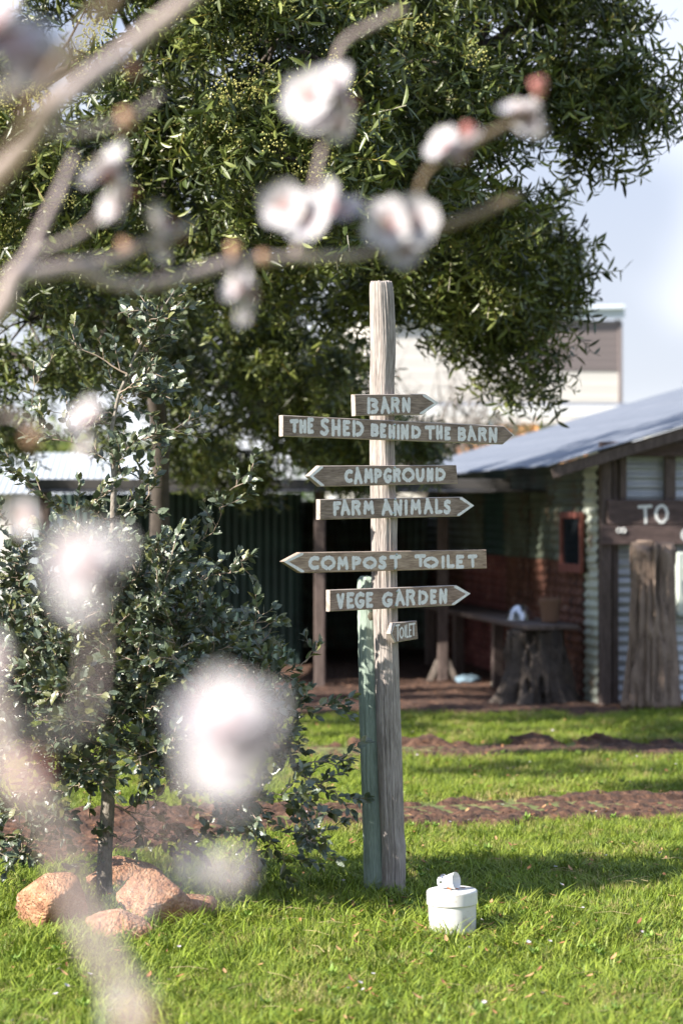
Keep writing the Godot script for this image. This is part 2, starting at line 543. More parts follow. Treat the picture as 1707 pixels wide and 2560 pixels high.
	M.end_wood = mat(Color.WHITE, 0.9, 0, wood_texture(109, 128, 256, 0.2, 1.0, Color(0.52, 0.46, 0.40), Color(0.22, 0.17, 0.14), 0.6, 0.7), Vector3(5, 1, 1))
	M.end_brown = mat(Color.WHITE, 0.9, 0, wood_texture(113, 128, 256, 0.2, 1.0, Color(0.46, 0.36, 0.28), Color(0.20, 0.14, 0.10), 0.6, 0.7), Vector3(5, 1, 1))
	M.oak_bark = bump(mat(Color.WHITE, 0.9, 0, ramp_texture(117, 256, 0.03, [[0.0, Color(0.11, 0.095, 0.075)], [0.5, Color(0.22, 0.195, 0.16)], [1.0, Color(0.36, 0.33, 0.29)]], 0.5), Vector3(10, 4, 10), true), gray_texture(118, 128, 0.08), 0.2)
	M.oak_twig = mat(Color(0.30, 0.235, 0.18), 0.8)
	var gt := GradientTexture2D.new()
	var gg := Gradient.new()
	gg.offsets = PackedFloat32Array([0.0, 0.22, 0.45, 1.0])
	gg.colors = PackedColorArray([lin(0.40, 0.20, 0.23), lin(0.48, 0.40, 0.42), lin(0.515, 0.495, 0.515), lin(0.53, 0.52, 0.535)])
	gt.gradient = gg
	gt.width = 8
	gt.height = 64
	gt.fill_from = Vector2(0, 0)
	gt.fill_to = Vector2(0, 1)
	M.petal = mat(Color.WHITE, 0.6, 0, gt)
	M.petal.backlight_enabled = true
	M.petal.backlight = Color(0.6, 0.57, 0.58)
	M.calyx = mat(Color(0.30, 0.10, 0.075), 0.7)
	M.stamen = mat(Color(0.70, 0.60, 0.48), 0.7)
	M.bud_red = mat(Color(0.46, 0.19, 0.165), 0.7)
	M.bud_orange = mat(Color(0.50, 0.30, 0.19), 0.7)
	M.almond_bark = bump(mat(Color.WHITE, 0.8, 0, ramp_texture(121, 128, 0.03, [[0.0, Color(0.24, 0.18, 0.16)], [0.5, Color(0.38, 0.31, 0.285)], [1.0, Color(0.52, 0.45, 0.42)]], 0.4), Vector3(16, 16, 16), true), gray_texture(122, 128, 0.08), 0.1)
	M.almond_twig = mat(Color(0.19, 0.14, 0.085), 0.85)

# ==================================================================== ground
var gz := noise(901, 0.35, 3)
var ez := noise(902, 1.1, 4)

func near_track(x: float) -> float:
	return 11.95 + 0.26 * x + 0.05 * sin(x * 1.7) - 0.40 * smoothstep(-0.1, -1.3, x)

func far_track(x: float) -> float:
	return 15.1 + 0.18 * x + 0.08 * sin(x * 1.3 + 1.0)

func bare(x: float, d: float) -> float:
	# > 0 where the soil is bare
	var e := ez.get_noise_2d(x * 1.2, d * 1.2) * 0.42 + ez.get_noise_2d(x * 5.0, d * 5.0) * 0.22
	var a := 0.45 + 0.36 * smoothstep(-0.1, -1.3, x) - absf(d - near_track(x)) + e * 0.55
	var b := 0.42 - absf(d - far_track(x)) + e * 0.75
	b -= 0.35 * smoothstep(0.4, -1.6, x)
	var c := d - 18.05 + 0.25 * x * 0.3 + e
	if x > 1.9: c -= (x - 1.9) * 1.5
	return maxf(maxf(a, b), c)

func ground():
	var xs := [-90.0, -50.0, -25.0, -12.0, -8.0]
	var x := -6.0
	while x <= 6.01:
		xs.append(x)
		x += 0.25
	xs.append_array([8.0, 12.0, 25.0, 50.0, 90.0])
	var ds := [-20.0, -6.0, 0.0, 3.0]
	var d := 5.0
	while d <= 24.01:
		ds.append(d)
		d += 0.25
	ds.append_array([28.0, 35.0, 50.0, 80.0, 130.0, 240.0, 420.0])
	var rows := []
	var uvs := []
	for dd in ds:
		var row := []
		var ur := []
		for xx in xs:
			var y := 0.02 * gz.get_noise_2d(xx, dd) if dd > 4.9 and dd < 24.1 and absf(xx) < 6.1 else 0.0
			row.append(Vector3(xx, y - 0.01, -dd))
			ur.append(Vector2(xx, dd))
		rows.append(row)
		uvs.append(ur)
	var g := part("ground", grid_mesh(rows, uvs), M.earth, self)
	g.set_meta("kind", "structure")
	strip("dirt_track", near_track, 1.15, -3.4, 4.0, 911, true)
	strip("dirt_track", far_track, 0.85, -3.6, 4.4, 917, false)

func strip(called: String, line: Callable, half: float, x0: float, x1: float, seed_: int, tread: bool):
	var nz := noise(seed_, 1.0, 4)
	var rows := []
	var uvs := []
	var nx := int((x1 - x0) / 0.024)
	var nd := int(half * 2.0 / 0.024)
	for r in nd + 1:
		var row := []
		var ur := []
		var o := -half + 2.0 * half * r / nd
		for c in nx + 1:
			var x := x0 + (x1 - x0) * c / nx
			var d: float = line.call(x) + o
			var b := bare(x, d)
			var h := 0.014 * nz.get_noise_2d(x * 7.0, d * 7.0) + 0.026 * pow(absf(nz.get_noise_2d(x * 19.0, d * 19.0)), 0.7) - 0.008
			h += 0.05 * exp(-pow((o - half * 0.52) / 0.13, 2.0)) * (0.6 + nz.get_noise_2d(x * 3.0, 7.0))
			if tread and absf(o + 0.1) < 0.3:
				var k := sin((x + (0.3 if o > -0.1 else -0.3) * o) * TAU / 0.115)
				h += (0.014 if k > 0.1 else -0.012) * (0.5 + 0.5 * nz.get_noise_2d(x * 2.0, o * 4.0))
			h -= 0.02 if absf(o) < 0.3 else 0.0
			h = lerpf(-0.06, h + 0.012, smoothstep(-0.12, 0.10, b))
			row.append(Vector3(x, h, -d))
			ur.append(Vector2(x, d))
		rows.append(row)
		uvs.append(ur)
	var o2 := part(called, grid_mesh(rows, uvs), M.soil, self)
	o2.set_meta("kind", "structure")

# ==================================================================== sheds
func main_shed():
	var s := thing("iron_shed", "weathered farm shed with pitched corrugated iron roof, rusty side wall and TO boards", "shed", Vector3(2.0, 0, -18.7), deg_to_rad(8.5))
	# front wall
	for k in 7:
		for r in 2:
			var y0 := 0.02 + r * 0.98
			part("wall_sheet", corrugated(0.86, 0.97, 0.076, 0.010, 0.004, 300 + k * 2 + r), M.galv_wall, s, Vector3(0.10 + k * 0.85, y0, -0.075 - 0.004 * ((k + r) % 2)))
	part("corner_post", box(Vector3(0.085, 2.02, 0.10), 0.008), M.dark_wood, s, Vector3(0.035, 1.01, 0.0))
	part("stud", box(Vector3(0.05, 1.93, 0.06), 0.005), M.dark_wood, s, Vector3(0.118, 0.965, -0.02))
	part("top_beam", board_box(Vector3(6.1, 0.115, 0.07), 0.006), M.dark_wood_along, s, Vector3(3.03, 1.985, 0.055))
	for k in 5:
		part("mullion", box(Vector3(0.085, 0.335, 0.06), 0.005), M.dark_wood, s, Vector3(0.548 + k * 0.62, 1.762, 0.012))
	part("mullion", box(Vector3(0.055, 0.335, 0.06), 0.005), M.dark_wood, s, Vector3(0.172, 1.762, 0.012))
	var b1 := part("sign_board", board_box(Vector3(3.0, 0.192, 0.032), 0.006), M.dark_wood_along, s, Vector3(1.535, 1.497, 0.068))
	b1.set_meta("label", "dark brown board with the white letters TO")
	var b2 := part("sign_board", board_box(Vector3(3.05, 0.150, 0.034), 0.006), M.dark_wood_along, s, Vector3(1.515, 1.322, 0.066))
	painted("letter", [["T", 0.27, 0.392, 0.062, -0.09], ["O", 0.402, 0.523, 0.065, -0.088]], 0.0125, b1, Vector3(-1.535, 0, 0.0175))
	painted("letter", [["C", 0.61, 0.735, 0.067, -0.06]], 0.0125, b2, Vector3(-1.515, 0, 0.0185))
	for k in 2:
		var ring := TorusMesh.new()
		ring.inner_radius = 0.011
		ring.outer_radius = 0.023
		ring.rings = 20
		ring.ring_segments = 8
		part("white_ring", ring, M.paint, b2, Vector3(-1.515 + 0.125 + 0.036 * k, 0.035, 0.022), Vector3(PI / 2, 0, 0))
	# gable boards up to the roof slope
	var slope := tan(deg_to_rad(16.5))
	for k in 40:
		var x := 0.0 + k * 0.152
		var top: float = 1.852 + (minf(x + 0.076, 6.4 - x - 0.076) + 0.48) * slope - 0.07
		var h := top - 2.045
		if h > 0.03:
			part("gable_board", box(Vector3(0.148, h, 0.022), 0.003), M.dark_wood, s, Vector3(x + 0.076, 2.045 + h / 2, 0.01 + 0.004 * (k % 2)))
	# side wall, ridges level; sheets differ in paint and rust, rust and green ones darkened for shade
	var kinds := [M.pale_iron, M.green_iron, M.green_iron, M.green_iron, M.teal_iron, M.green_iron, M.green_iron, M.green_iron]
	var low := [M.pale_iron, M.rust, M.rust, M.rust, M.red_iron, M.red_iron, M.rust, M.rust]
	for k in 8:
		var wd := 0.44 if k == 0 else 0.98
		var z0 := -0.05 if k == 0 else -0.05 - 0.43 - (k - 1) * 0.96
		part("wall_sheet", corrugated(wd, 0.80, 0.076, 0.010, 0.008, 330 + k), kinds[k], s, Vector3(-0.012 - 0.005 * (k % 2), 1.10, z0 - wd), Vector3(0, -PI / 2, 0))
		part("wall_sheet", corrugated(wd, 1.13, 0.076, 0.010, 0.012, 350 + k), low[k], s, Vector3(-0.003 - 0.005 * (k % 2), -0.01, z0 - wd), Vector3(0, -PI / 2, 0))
	for y in [0.35, 1.1, 1.75]:
		part("rail", box(Vector3(0.05, 0.07, 7.3), 0.004), M.dark_wood, s, Vector3(0.045, y, -3.75))
	part("back_wall", corrugated(6.3, 2.0), M.galv_wall, s, Vector3(6.35, 0, -7.45), Vector3(0, PI, 0))
	part("far_wall", corrugated(7.4, 1.95), M.galv_wall, s, Vector3(6.35, 0, 0), Vector3(0, PI / 2, 0))
	# the window leaning on the side wall
	var w := part("window_frame", box(Vector3(0.03, 0.42, 0.05), 0.004), M.red_wood, s, Vector3(-0.05, 1.29, -0.40))
	part("window_frame", box(Vector3(0.03, 0.42, 0.05), 0.004), M.red_wood, s, Vector3(-0.05, 1.29, -1.05))
	part("window_frame", board_box(Vector3(0.03, 0.05, 0.60), 0.004), M.red_wood, s, Vector3(-0.052, 1.475, -0.725))
	part("window_frame", board_box(Vector3(0.034, 0.07, 0.70), 0.004), M.red_wood, s, Vector3(-0.053, 1.05, -0.725))
	part("window_pane", box(Vector3(0.006, 0.40, 0.60), 0.0), M.glass, s, Vector3(-0.045, 1.27, -0.725))
	# roof
	var rise := 3.68 * slope
	var len := sqrt(3.68 * 3.68 + rise * rise)
	for side in 2:
		for k in 11:
			var m := corrugated(0.775, len + 0.02, 0.076, 0.009, 0.006, 400 + k + side * 20)
			var sh := roof_sheet(0.775, len + 0.02, 400 + k + side * 20)
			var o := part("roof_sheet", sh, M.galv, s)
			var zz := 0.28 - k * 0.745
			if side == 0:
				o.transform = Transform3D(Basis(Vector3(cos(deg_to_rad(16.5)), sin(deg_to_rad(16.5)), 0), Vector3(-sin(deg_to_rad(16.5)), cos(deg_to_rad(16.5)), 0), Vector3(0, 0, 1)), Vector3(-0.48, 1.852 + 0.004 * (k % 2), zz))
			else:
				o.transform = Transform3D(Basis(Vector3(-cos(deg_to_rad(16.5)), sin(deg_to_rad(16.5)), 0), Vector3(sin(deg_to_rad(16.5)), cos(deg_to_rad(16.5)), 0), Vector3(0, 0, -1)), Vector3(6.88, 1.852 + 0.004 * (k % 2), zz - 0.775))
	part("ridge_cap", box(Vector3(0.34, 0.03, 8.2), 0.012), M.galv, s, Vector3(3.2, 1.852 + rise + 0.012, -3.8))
	for side in 2:
		var p0 := Vector3(-0.44, 1.80, 0.235) if side == 0 else Vector3(6.84, 1.80, 0.235)
		var p1 := Vector3(3.2, 1.80 + 3.64 * slope, 0.235)
		part("barge_board", tube_box(p0, p1, 0.09, 0.022), M.dark_wood, s)
	var cowl := part("roof_vent", lathe([Vector2(0.0, 0), Vector2(0.07, 0), Vector2(0.07, 0.16), Vector2(0.14, 0.16), Vector2(0.14, 0.19), Vector2(0.02, 0.27), Vector2(0, 0.27)], 20), mat(Color(0.03, 0.03, 0.032), 0.5), s, Vector3(2.12, 2.58, -4.4))
	cowl.set_meta("label", "black roof vent on the iron roof")
	# things that stand at the front
	var log := thing("log_post", "grey split tree trunk standing upright before the TO boards", "log", s.position + s.basis * Vector3(0.325, 0, 0.33), deg_to_rad(8.5))
	part("trunk", split_log(0.158, 0.168, 1.245, 0.16, 77), M.log_wood, log)
	var box_ := thing("meter_box", "pale green meter box fixed to the shed wall beside the upright log", "box", s.position + s.basis * Vector3(0.74, 0.94, 0.0), deg_to_rad(8.5))
	part("case", box(Vector3(0.30, 0.50, 0.13), 0.012), mat(Color(0.50, 0.56, 0.50), 0.5), box_, Vector3(0, 0, 0.02))
	part("dial", lathe([Vector2(0, 0), Vector2(0.045, 0), Vector2(0.045, 0.02), Vector2(0.035, 0.026), Vector2(0, 0.026)], 20), mat(Color(0.28, 0.33, 0.30), 0.3), box_, Vector3(-0.06, 0.13, 0.085), Vector3(PI / 2, 0, 0))
	part("dial", lathe([Vector2(0, 0), Vector2(0.03, 0), Vector2(0.03, 0.02), Vector2(0, 0.022)], 16), mat(Color(0.06, 0.07, 0.07), 0.4), box_, Vector3(-0.06, -0.06, 0.085), Vector3(PI / 2, 0, 0))
	# bench along the side wall
	var bn := thing("plank_bench", "rough plank bench running along the rusty side wall", "bench", s.position, deg_to_rad(8.5))
	part("plank", box(Vector3(0.24, 0.045, 5.1), 0.01), M.dark_wood, bn, Vector3(-0.46, 0.605, -2.62))
	part("plank", box(Vector3(0.22, 0.04, 4.9), 0.01), M.dark_wood, bn, Vector3(-0.22, 0.60, -2.65))
	for z in [-1.9, -3.6, -5.0]:
		part("leg", box(Vector3(0.09, 0.58, 0.09), 0.006), M.dark_wood, bn, Vector3(-0.40, 0.29, z))
	var stump := thing("tree_stump", "dark old tree stump under the near end of the bench", "stump", s.position + s.basis * Vector3(-0.42, 0, -0.36), 0.7)
	part("trunk", split_log(0.285, 0.235, 0.575, 0.22, 78), M.dark_bark, stump)
	var bowl := thing("steel_bowl", "shiny steel bowl turned upside down on the plank bench", "bowl", s.position + s.basis * Vector3(-0.44, 0.63, -0.85))
	part("shell", lathe([Vector2(0.112, 0.0), Vector2(0.116, 0.004), Vector2(0.110, 0.012), Vector2(0.104, 0.04), Vector2(0.090, 0.078), Vector2(0.062, 0.11), Vector2(0.03, 0.125), Vector2(0, 0.128)], 32), M.steel, bowl)
	var pot := thing("clay_pot", "brown clay pot on the bench beside the steel bowl", "pot", s.position + s.basis * Vector3(-0.30, 0.63, -0.42))
	part("body", lathe([Vector2(0, 0), Vector2(0.062, 0), Vector2(0.066, 0.008), Vector2(0.082, 0.15), Vector2(0.09, 0.155), Vector2(0.09, 0.19), Vector2(0.08, 0.192), Vector2(0.074, 0.18), Vector2(0.06, 0.03), Vector2(0, 0.03)], 24), mat(Color(0.17, 0.095, 0.06), 0.85), pot)

func tube_box(a: Vector3, b: Vector3, hgt: float, thick: float) -> Mesh:
	var st := st_new()
	var d := (b - a)
	var x := d.normalized()
	var y := Vector3(0, 0, 1).cross(x).normalized()
	if y.length() < 0.5: y = Vector3.UP
	var z := x.cross(y).normalized()
	box_into(st, Vector3(d.length(), hgt, thick), 0.003, Transform3D(Basis(x, y, z), (a + b) / 2.0))
	return st.commit()

func roof_sheet(w: float, len: float, seed_: int) -> Mesh:
	# ridges along x (up the slope), sheet spreads along -z, facing +y
	var nz := noise(seed_, 0.9, 2)
	var rows := []
	var uvs := []
	var n := int(w / 0.076 * 8.0)
	for r in n + 1:
		var z := -w * r / n
		var row := []
		var ur := []
		for c in 15:
			var x := len * c / 14.0
			row.append(Vector3(x, sin(z / 0.076 * TAU) * 0.009 + 0.007 * nz.get_noise_2d(x, z), z))
			ur.append(Vector2(x, z))
		rows.append(row)
		uvs.append(ur)
	return grid_mesh(rows, uvs)

func split_log(r0: float, r1: float, h: float, rough: float, seed_: int) -> Mesh:
	var nz := noise(seed_, 1.0, 3)
	var rows := []
	var uvs := []
	var sides := 72
	for k in 31:
		var f := clampf((k - 1) / 28.0, 0.0, 1.0)
		var row := []
		var ur := []
		for c in sides + 1:
			var a := TAU * (c % sides) / sides
			var d := Vector3(cos(a), 0, -sin(a))
			var r := lerpf(r0, r1, pow(f, 0.6))
			r *= 1.0 + rough * nz.get_noise_3d(d.x * 1.6, f * 1.2, d.z * 1.6) + rough * 0.8 * nz.get_noise_3d(d.x * 7, f * 0.8, d.z * 7)
			var crack := nz.get_noise_3d(d.x * 12 + 50, f * 0.9, d.z * 12)
			r *= 1.0 - 0.30 * smoothstep(0.18, 0.32, crack)
			r *= 1.0 + 0.5 * pow(1.0 - f, 3.0) * (0.6 + nz.get_noise_3d(d.x * 3, 9.0, d.z * 3))
			if k == 0 or k == 30: r = 0.0
			row.append(Vector3(d.x * r, f * h * (1.0 + 0.05 * nz.get_noise_2d(d.x * 4, d.z * 4) * f), d.z * r * 0.8))
			ur.append(Vector2(float(c) / sides * 3.0, f * h))
		rows.append(row)
		uvs.append(ur)
	return grid_mesh(rows, uvs)

func open_shed():
	var s := thing("open_lean_to", "dark open lean-to with teal iron front wall and timber posts", "shed", Vector3(0, 0, -21.0))
	# teal iron panels to the left, upright ridges
	for k in 3:
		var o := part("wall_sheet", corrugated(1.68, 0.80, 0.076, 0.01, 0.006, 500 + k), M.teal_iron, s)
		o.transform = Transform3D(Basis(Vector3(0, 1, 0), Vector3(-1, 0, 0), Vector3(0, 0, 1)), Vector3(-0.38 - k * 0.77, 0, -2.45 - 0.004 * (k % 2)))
	for k in 4:
		var o := part("back_sheet", corrugated(1.62, 0.80, 0.076, 0.01, 0.006, 510 + k), M.green_iron, s)
		o.transform = Transform3D(Basis(Vector3(0, 1, 0), Vector3(-1, 0, 0), Vector3(0, 0, 1)), Vector3(1.35 - k * 0.77, 0, -5.4 - 0.004 * (k % 2)))
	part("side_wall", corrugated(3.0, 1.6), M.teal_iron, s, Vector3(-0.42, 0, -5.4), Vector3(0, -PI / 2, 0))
	for k in 6:  # roof added to keep the recess and the side wall in shade
		var o := part("roof_sheet", box(Vector3(0.80, 0.018, 6.1), 0.003), M.dark_iron, s, Vector3(-2.25 + k * 0.79, 1.74 + 0.004 * (k % 2), -2.5))
		o.rotation.x = 0.022
	part("front_beam", board_box(Vector3(4.1, 0.09, 0.06), 0.006), M.dark_iron, s, Vector3(-0.62, 1.735, 0.48))
	for p in [[-0.185, 0.36], [0.895, -0.35], [-2.55, 0.2]]:
		part("post", box(Vector3(0.095, 1.74, 0.095), 0.01), M.dark_wood, s, Vector3(p[0], 0.86, p[1]))
	for sx in [-1, 1]:
		part("brace", tube_box(Vector3(0.895 + sx * 0.13, -0.02, -0.33), Vector3(0.895 + sx * 0.04, 0.19, -0.33), 0.05, 0.04), M.old_wood, s)

func pale_shed():
	# pale boarded outbuilding at the far left
	var s := thing("pale_outbuilding", "pale blue boarded outbuilding with a light roof seen left behind the oak", "shed", Vector3(-4.9, 0, -27.0), 0.06)
	var wall := mat(Color(0.44, 0.50, 0.53), 0.7)
	for k in 11:
		var b := part("weatherboard", board_box(Vector3(5.0, 0.155, 0.024), 0.004), wall, s, Vector3(0.0, 0.10 + k * 0.148, 0.0))
		b.rotation.x = 0.06
	part("corner_board", box(Vector3(0.13, 1.72, 0.05), 0.005), M.house_wall, s, Vector3(1.16, 0.86, 0.03))
	part("corner_board", box(Vector3(0.10, 1.72, 0.05), 0.005), M.house_wall, s, Vector3(2.48, 0.86, 0.03))
	for k in 7:
		var o := part("roof_sheet", roof_sheet(0.775, 2.6, 540 + k), mat(Color(0.42, 0.45, 0.46), 0.6), s)
		o.transform = Transform3D(Basis(Vector3(0, sin(0.20), -cos(0.20)), Vector3(0, cos(0.20), sin(0.20)), Vector3(1, 0, 0)), Vector3(2.75 - k * 0.0 , 1.70, 0.22)).translated(Vector3(-k * 0.75 + 0.0, 0, 0))
	part("side_wall", box(Vector3(0.02, 1.7, 2.2), 0.0), wall, s, Vector3(2.49, 0.85, -1.12))
	part("back_wall", box(Vector3(5.0, 2.1, 0.02), 0.0), wall, s, Vector3(0, 1.05, -2.25))

func far_house():
	var d := 38.0
	var s := thing("far_house", "cream weatherboard house with a grey shingled gable behind the shed roof", "house", Vector3(2.6, 0, -d), 0.10)
	for k in 23:
		var b := part("weatherboard", board_box(Vector3(4.0, 0.205, 0.03), 0.004), M.house_wall, s, Vector3(-0.2, 0.1 + k * 0.196, 0))
		b.rotation.x = 0.05
	for k in 7:
		var b := part("shingle_course", board_box(Vector3(1.6, 0.125, 0.03), 0.004), M.house_gable, s, Vector3(1.015, 3.78 + k * 0.112, 0.02))
		b.rotation.x = 0.09
	part("corner_board", box(Vector3(0.06, 4.5, 0.06), 0.004), M.house_gable, s, Vector3(1.80, 2.25, 0.03))
	var f := part("fascia", board_box(Vector3(4.2, 0.20, 0.05), 0.005), M.pale_blue, s, Vector3(-0.25, 4.60, 0.10))
	f.rotation.z = 0.03
	part("roof", box(Vector3(4.2, 0.05, 4.6), 0.01), M.pale_blue, s, Vector3(-0.25, 4.72, -2.1), Vector3(0.03, 0, 0.03))
	part("side_wall", box(Vector3(0.05, 4.55, 4.2), 0.0), M.house_wall, s, Vector3(1.79, 2.27, -2.1))
	part("side_wall", box(Vector3(0.05, 4.55, 4.2), 0.0), M.house_wall, s, Vector3(-2.2, 2.27, -2.1))
	part("back_wall", box(Vector3(4.0, 4.55, 0.05), 0.0), M.house_wall, s, Vector3(-0.2, 2.27, -4.2))
	var v := thing("low_roof", "low pale veranda roof with a white edge in front of the far house", "roof", Vector3(2.1, 0, -33.5), 0.08)
	part("sheet", box(Vector3(4.6, 0.03, 2.4), 0.004), M.galv, v, Vector3(0, 3.03, -1.2), Vector3(0.07, 0, 0))
	part("white_edge", board_box(Vector3(4.6, 0.15, 0.04), 0.004), M.white, v, Vector3(0, 2.90, 0.02))
	part("wall", box(Vector3(4.4, 2.8, 0.06), 0.0), M.house_wall, v, Vector3(0, 1.4, -2.2))
	for x in [-2.2, 0.0, 2.2]:
		part("post", box(Vector3(0.1, 2.82, 0.1), 0.006), M.white, v, Vector3(x, 1.41, -0.1))
	# bare fruit tree and an autumn-coloured shrub between the two
	var t := thing("bare_tree", "bare leafless tree with fine twigs before the far house", "tree", Vector3(1.35, 0, -29.5))
	part("trunk", tube([Vector3(0, 0, 0), Vector3(0.02, 0.9, 0), Vector3(0.0, 1.8, 0.02)], [0.09, 0.075, 0.05], 8), M.bark, t)
	for k in 46:
		var a := rnd(0, TAU)
		var p0 := Vector3(rnd(-0.03, 0.03), rnd(1.1, 1.8), 0)
		var l := rnd(0.8, 1.75)
		var p2 := p0 + Vector3(cos(a) * l * 0.75, l * rnd(0.45, 1.0), sin(a) * l * 0.75)
		var p1 := p0.lerp(p2, 0.5) + Vector3(0, 0.16, 0) + rdir() * 0.1
		var ms := [tube([p0, p1, p2], [0.022, 0.012, 0.004], 5, false)]
		for q in 6:
			var e := p1.lerp(p2, rnd(0, 1))
			ms.append(tube([e, e + rdir() * 0.2 + Vector3(0, 0.15, 0), e + rdir() * 0.25 + Vector3(0, 0.42, 0)], [0.009, 0.007, 0.003], 4, false))
		part("branch", join(ms), M.bark, t)
	clump_tree("autumn_shrub", "orange autumn shrub between the bare tree and the shed roof", "shrub", Vector3(2.05, 0, -27.5), [[Vector3(0, 2.0, 0), Vector3(0.42, 0.55, 0.4)], [Vector3(0.5, 1.8, 0.1), Vector3(0.4, 0.4, 0.4)], [Vector3(-0.5, 1.9, 0), Vector3(0.3, 0.4, 0.3)]], 110, [Color(0.40, 0.17, 0.05), Color(0.50, 0.27, 0.10), Color(0.42, 0.22, 0.14)], 0.7, 0.035)

var clump_mesh: Array = []
func leaf_clump(n: int, size: float, seed_: int, slim: float) -> Mesh:
	var r := RandomNumberGenerator.new()
	r.seed = seed_
	var st := st_new()
	for k in n:
		var d := Vector3(r.randf_range(-1, 1), r.randf_range(-0.8, 1), r.randf_range(-1, 1)).normalized()
		var p := d * r.randf_range(0.2, 1.0) * size * 2.4
		var side := d.cross(Vector3(r.randf_range(-1, 1), r.randf_range(-1, 1), r.randf_range(-1, 1))).normalized()
		var l := size * r.randf_range(0.7, 1.3)
		var up := d.cross(side).normalized() * l * 0.12
		var tip := p + d * l
		var mid := p + d * l * 0.5
		var w := l * slim
		tri(st, p, mid + side * w + up, tip, up + d * 0.01)
		tri(st, p, mid - side * w + up, tip, up + d * 0.01)
	return st.commit()

func clump_tree(called: String, label: String, category: String, where: Vector3, blobs: Array, per: int, cols: Array, trunk := 1.0, leaf := 0.05, group := "") -> Node3D:
	var t := thing(called, label, category, where, 0.0, group)
	if clump_mesh.is_empty():
		for k in 4: clump_mesh.append(leaf_clump(16, 1.0, 700 + k, 0.26))
	for b in blobs:
		var c: Vector3 = b[0]
		part("trunk" if b == blobs[0] else "branch", tube([Vector3(0, 0, 0) if b == blobs[0] else Vector3(0, c.y * 0.35, 0), Vector3(c.x * 0.4, c.y * 0.55, c.z * 0.4), c], [0.05 * trunk, 0.035 * trunk, 0.012 * trunk], 6), M.dark_bark, t)
	for v in 2:
		var xf := []
		var cc := []
		for b in blobs:
			for k in per / 2:
				var d := rdir()
				var p: Vector3 = b[0] + d * (b[1] as Vector3) * pow(rng.randf(), 0.4)
				var bs := Basis(rdir(), rnd(0, TAU)).scaled(Vector3.ONE * leaf * rnd(0.7, 1.4))
				xf.append(Transform3D(bs, p))
				var c: Color = cols[rng.randi() % cols.size()]
				cc.append(c * rnd(0.75, 1.2))
		spread("crown" if v == 0 else "crown_001", clump_mesh[v], M.far_leaf, t, xf, cc)
	return t

func far_green():
	var g := [Color(0.16, 0.20, 0.04), Color(0.22, 0.25, 0.06), Color(0.11, 0.16, 0.035)]
	var dk := [Color(0.05, 0.085, 0.025), Color(0.07, 0.11, 0.03), Color(0.04, 0.07, 0.022)]
	clump_tree("sunlit_bush", "yellow-green sunlit bush above the pale outbuilding roof, at the left edge", "bush", Vector3(-5.4, 0, -36), [[Vector3(0, 2.2, 0), Vector3(1.3, 1.0, 1.0)], [Vector3(1.0, 1.8, 0.2), Vector3(0.9, 0.9, 0.8)], [Vector3(-1.2, 2.0, 0), Vector3(1.0, 0.9, 0.9)]], 420, g, 1.6, 0.075, "bushes behind the pale outbuilding")
	clump_tree("sunlit_bush", "lower yellow-green bush to the right of the taller sunlit bush, behind the oak", "bush", Vector3(-3.4, 0, -35), [[Vector3(0, 1.9, 0), Vector3(1.0, 0.75, 0.9)], [Vector3(0.9, 1.6, 0.2), Vector3(0.8, 0.7, 0.8)]], 420, g, 1.5, 0.07, "bushes behind the pale outbuilding")
	# line of far trees on the horizon
	var xf := []
	var cc := []
	if clump_mesh.is_empty():
		for k in 4: clump_mesh.append(leaf_clump(16, 1.0, 700 + k, 0.26))
	for k in 2600:
		var x := rnd(-60, 60)
		var h := 3.0 + 1.6 * gz.get_noise_2d(x * 0.5, 3.0)
		xf.append(Transform3D(Basis(rdir(), rnd(0, TAU)).scaled(Vector3.ONE * rnd(0.18, 0.34)), Vector3(x, h * pow(rng.randf(), 0.7), -70.0 + rnd(-4, 4))))
		cc.append((dk[rng.randi() % 3] as Color) * rnd(0.8, 1.3))
	tag(spread("tree_line", clump_mesh[2], M.far_leaf, self, xf, cc), "distant dark tree line along the horizon", "trees", "", "stuff")
	# dark strap-leaved plant under the oak, at the left
	var ag := thing("strap_leaf_plant", "dark strap-leaved plant left of the oak, before the pale outbuilding", "plant", Vector3(-2.62, 0, -20.0))
	var am := leafy(Color(1, 1, 1), 0.5, 0.1)
	for k in 34:
		var a := rnd(0, TAU)
		var l := rnd(0.7, 1.35)
		var dr := Vector3(cos(a), 0, sin(a))
		var rows := []
		var uvs := []
		for q in 8:
			var f := q / 7.0
			var p := dr * l * 0.55 * f * f + Vector3(0, l * f * (1.0 - 0.2 * f), 0)
			var w := 0.045 * (1.0 - pow(f, 2.5)) + 0.002
			var sd := Vector3(-dr.z, 0, dr.x)
			rows.append([p - sd * w, p - dr * 0.014, p + sd * w])
			uvs.append([Vector2(0, f), Vector2(0.5, f), Vector2(1, f)])
		part("leaf", grid_mesh(rows, uvs), M.strap, ag)

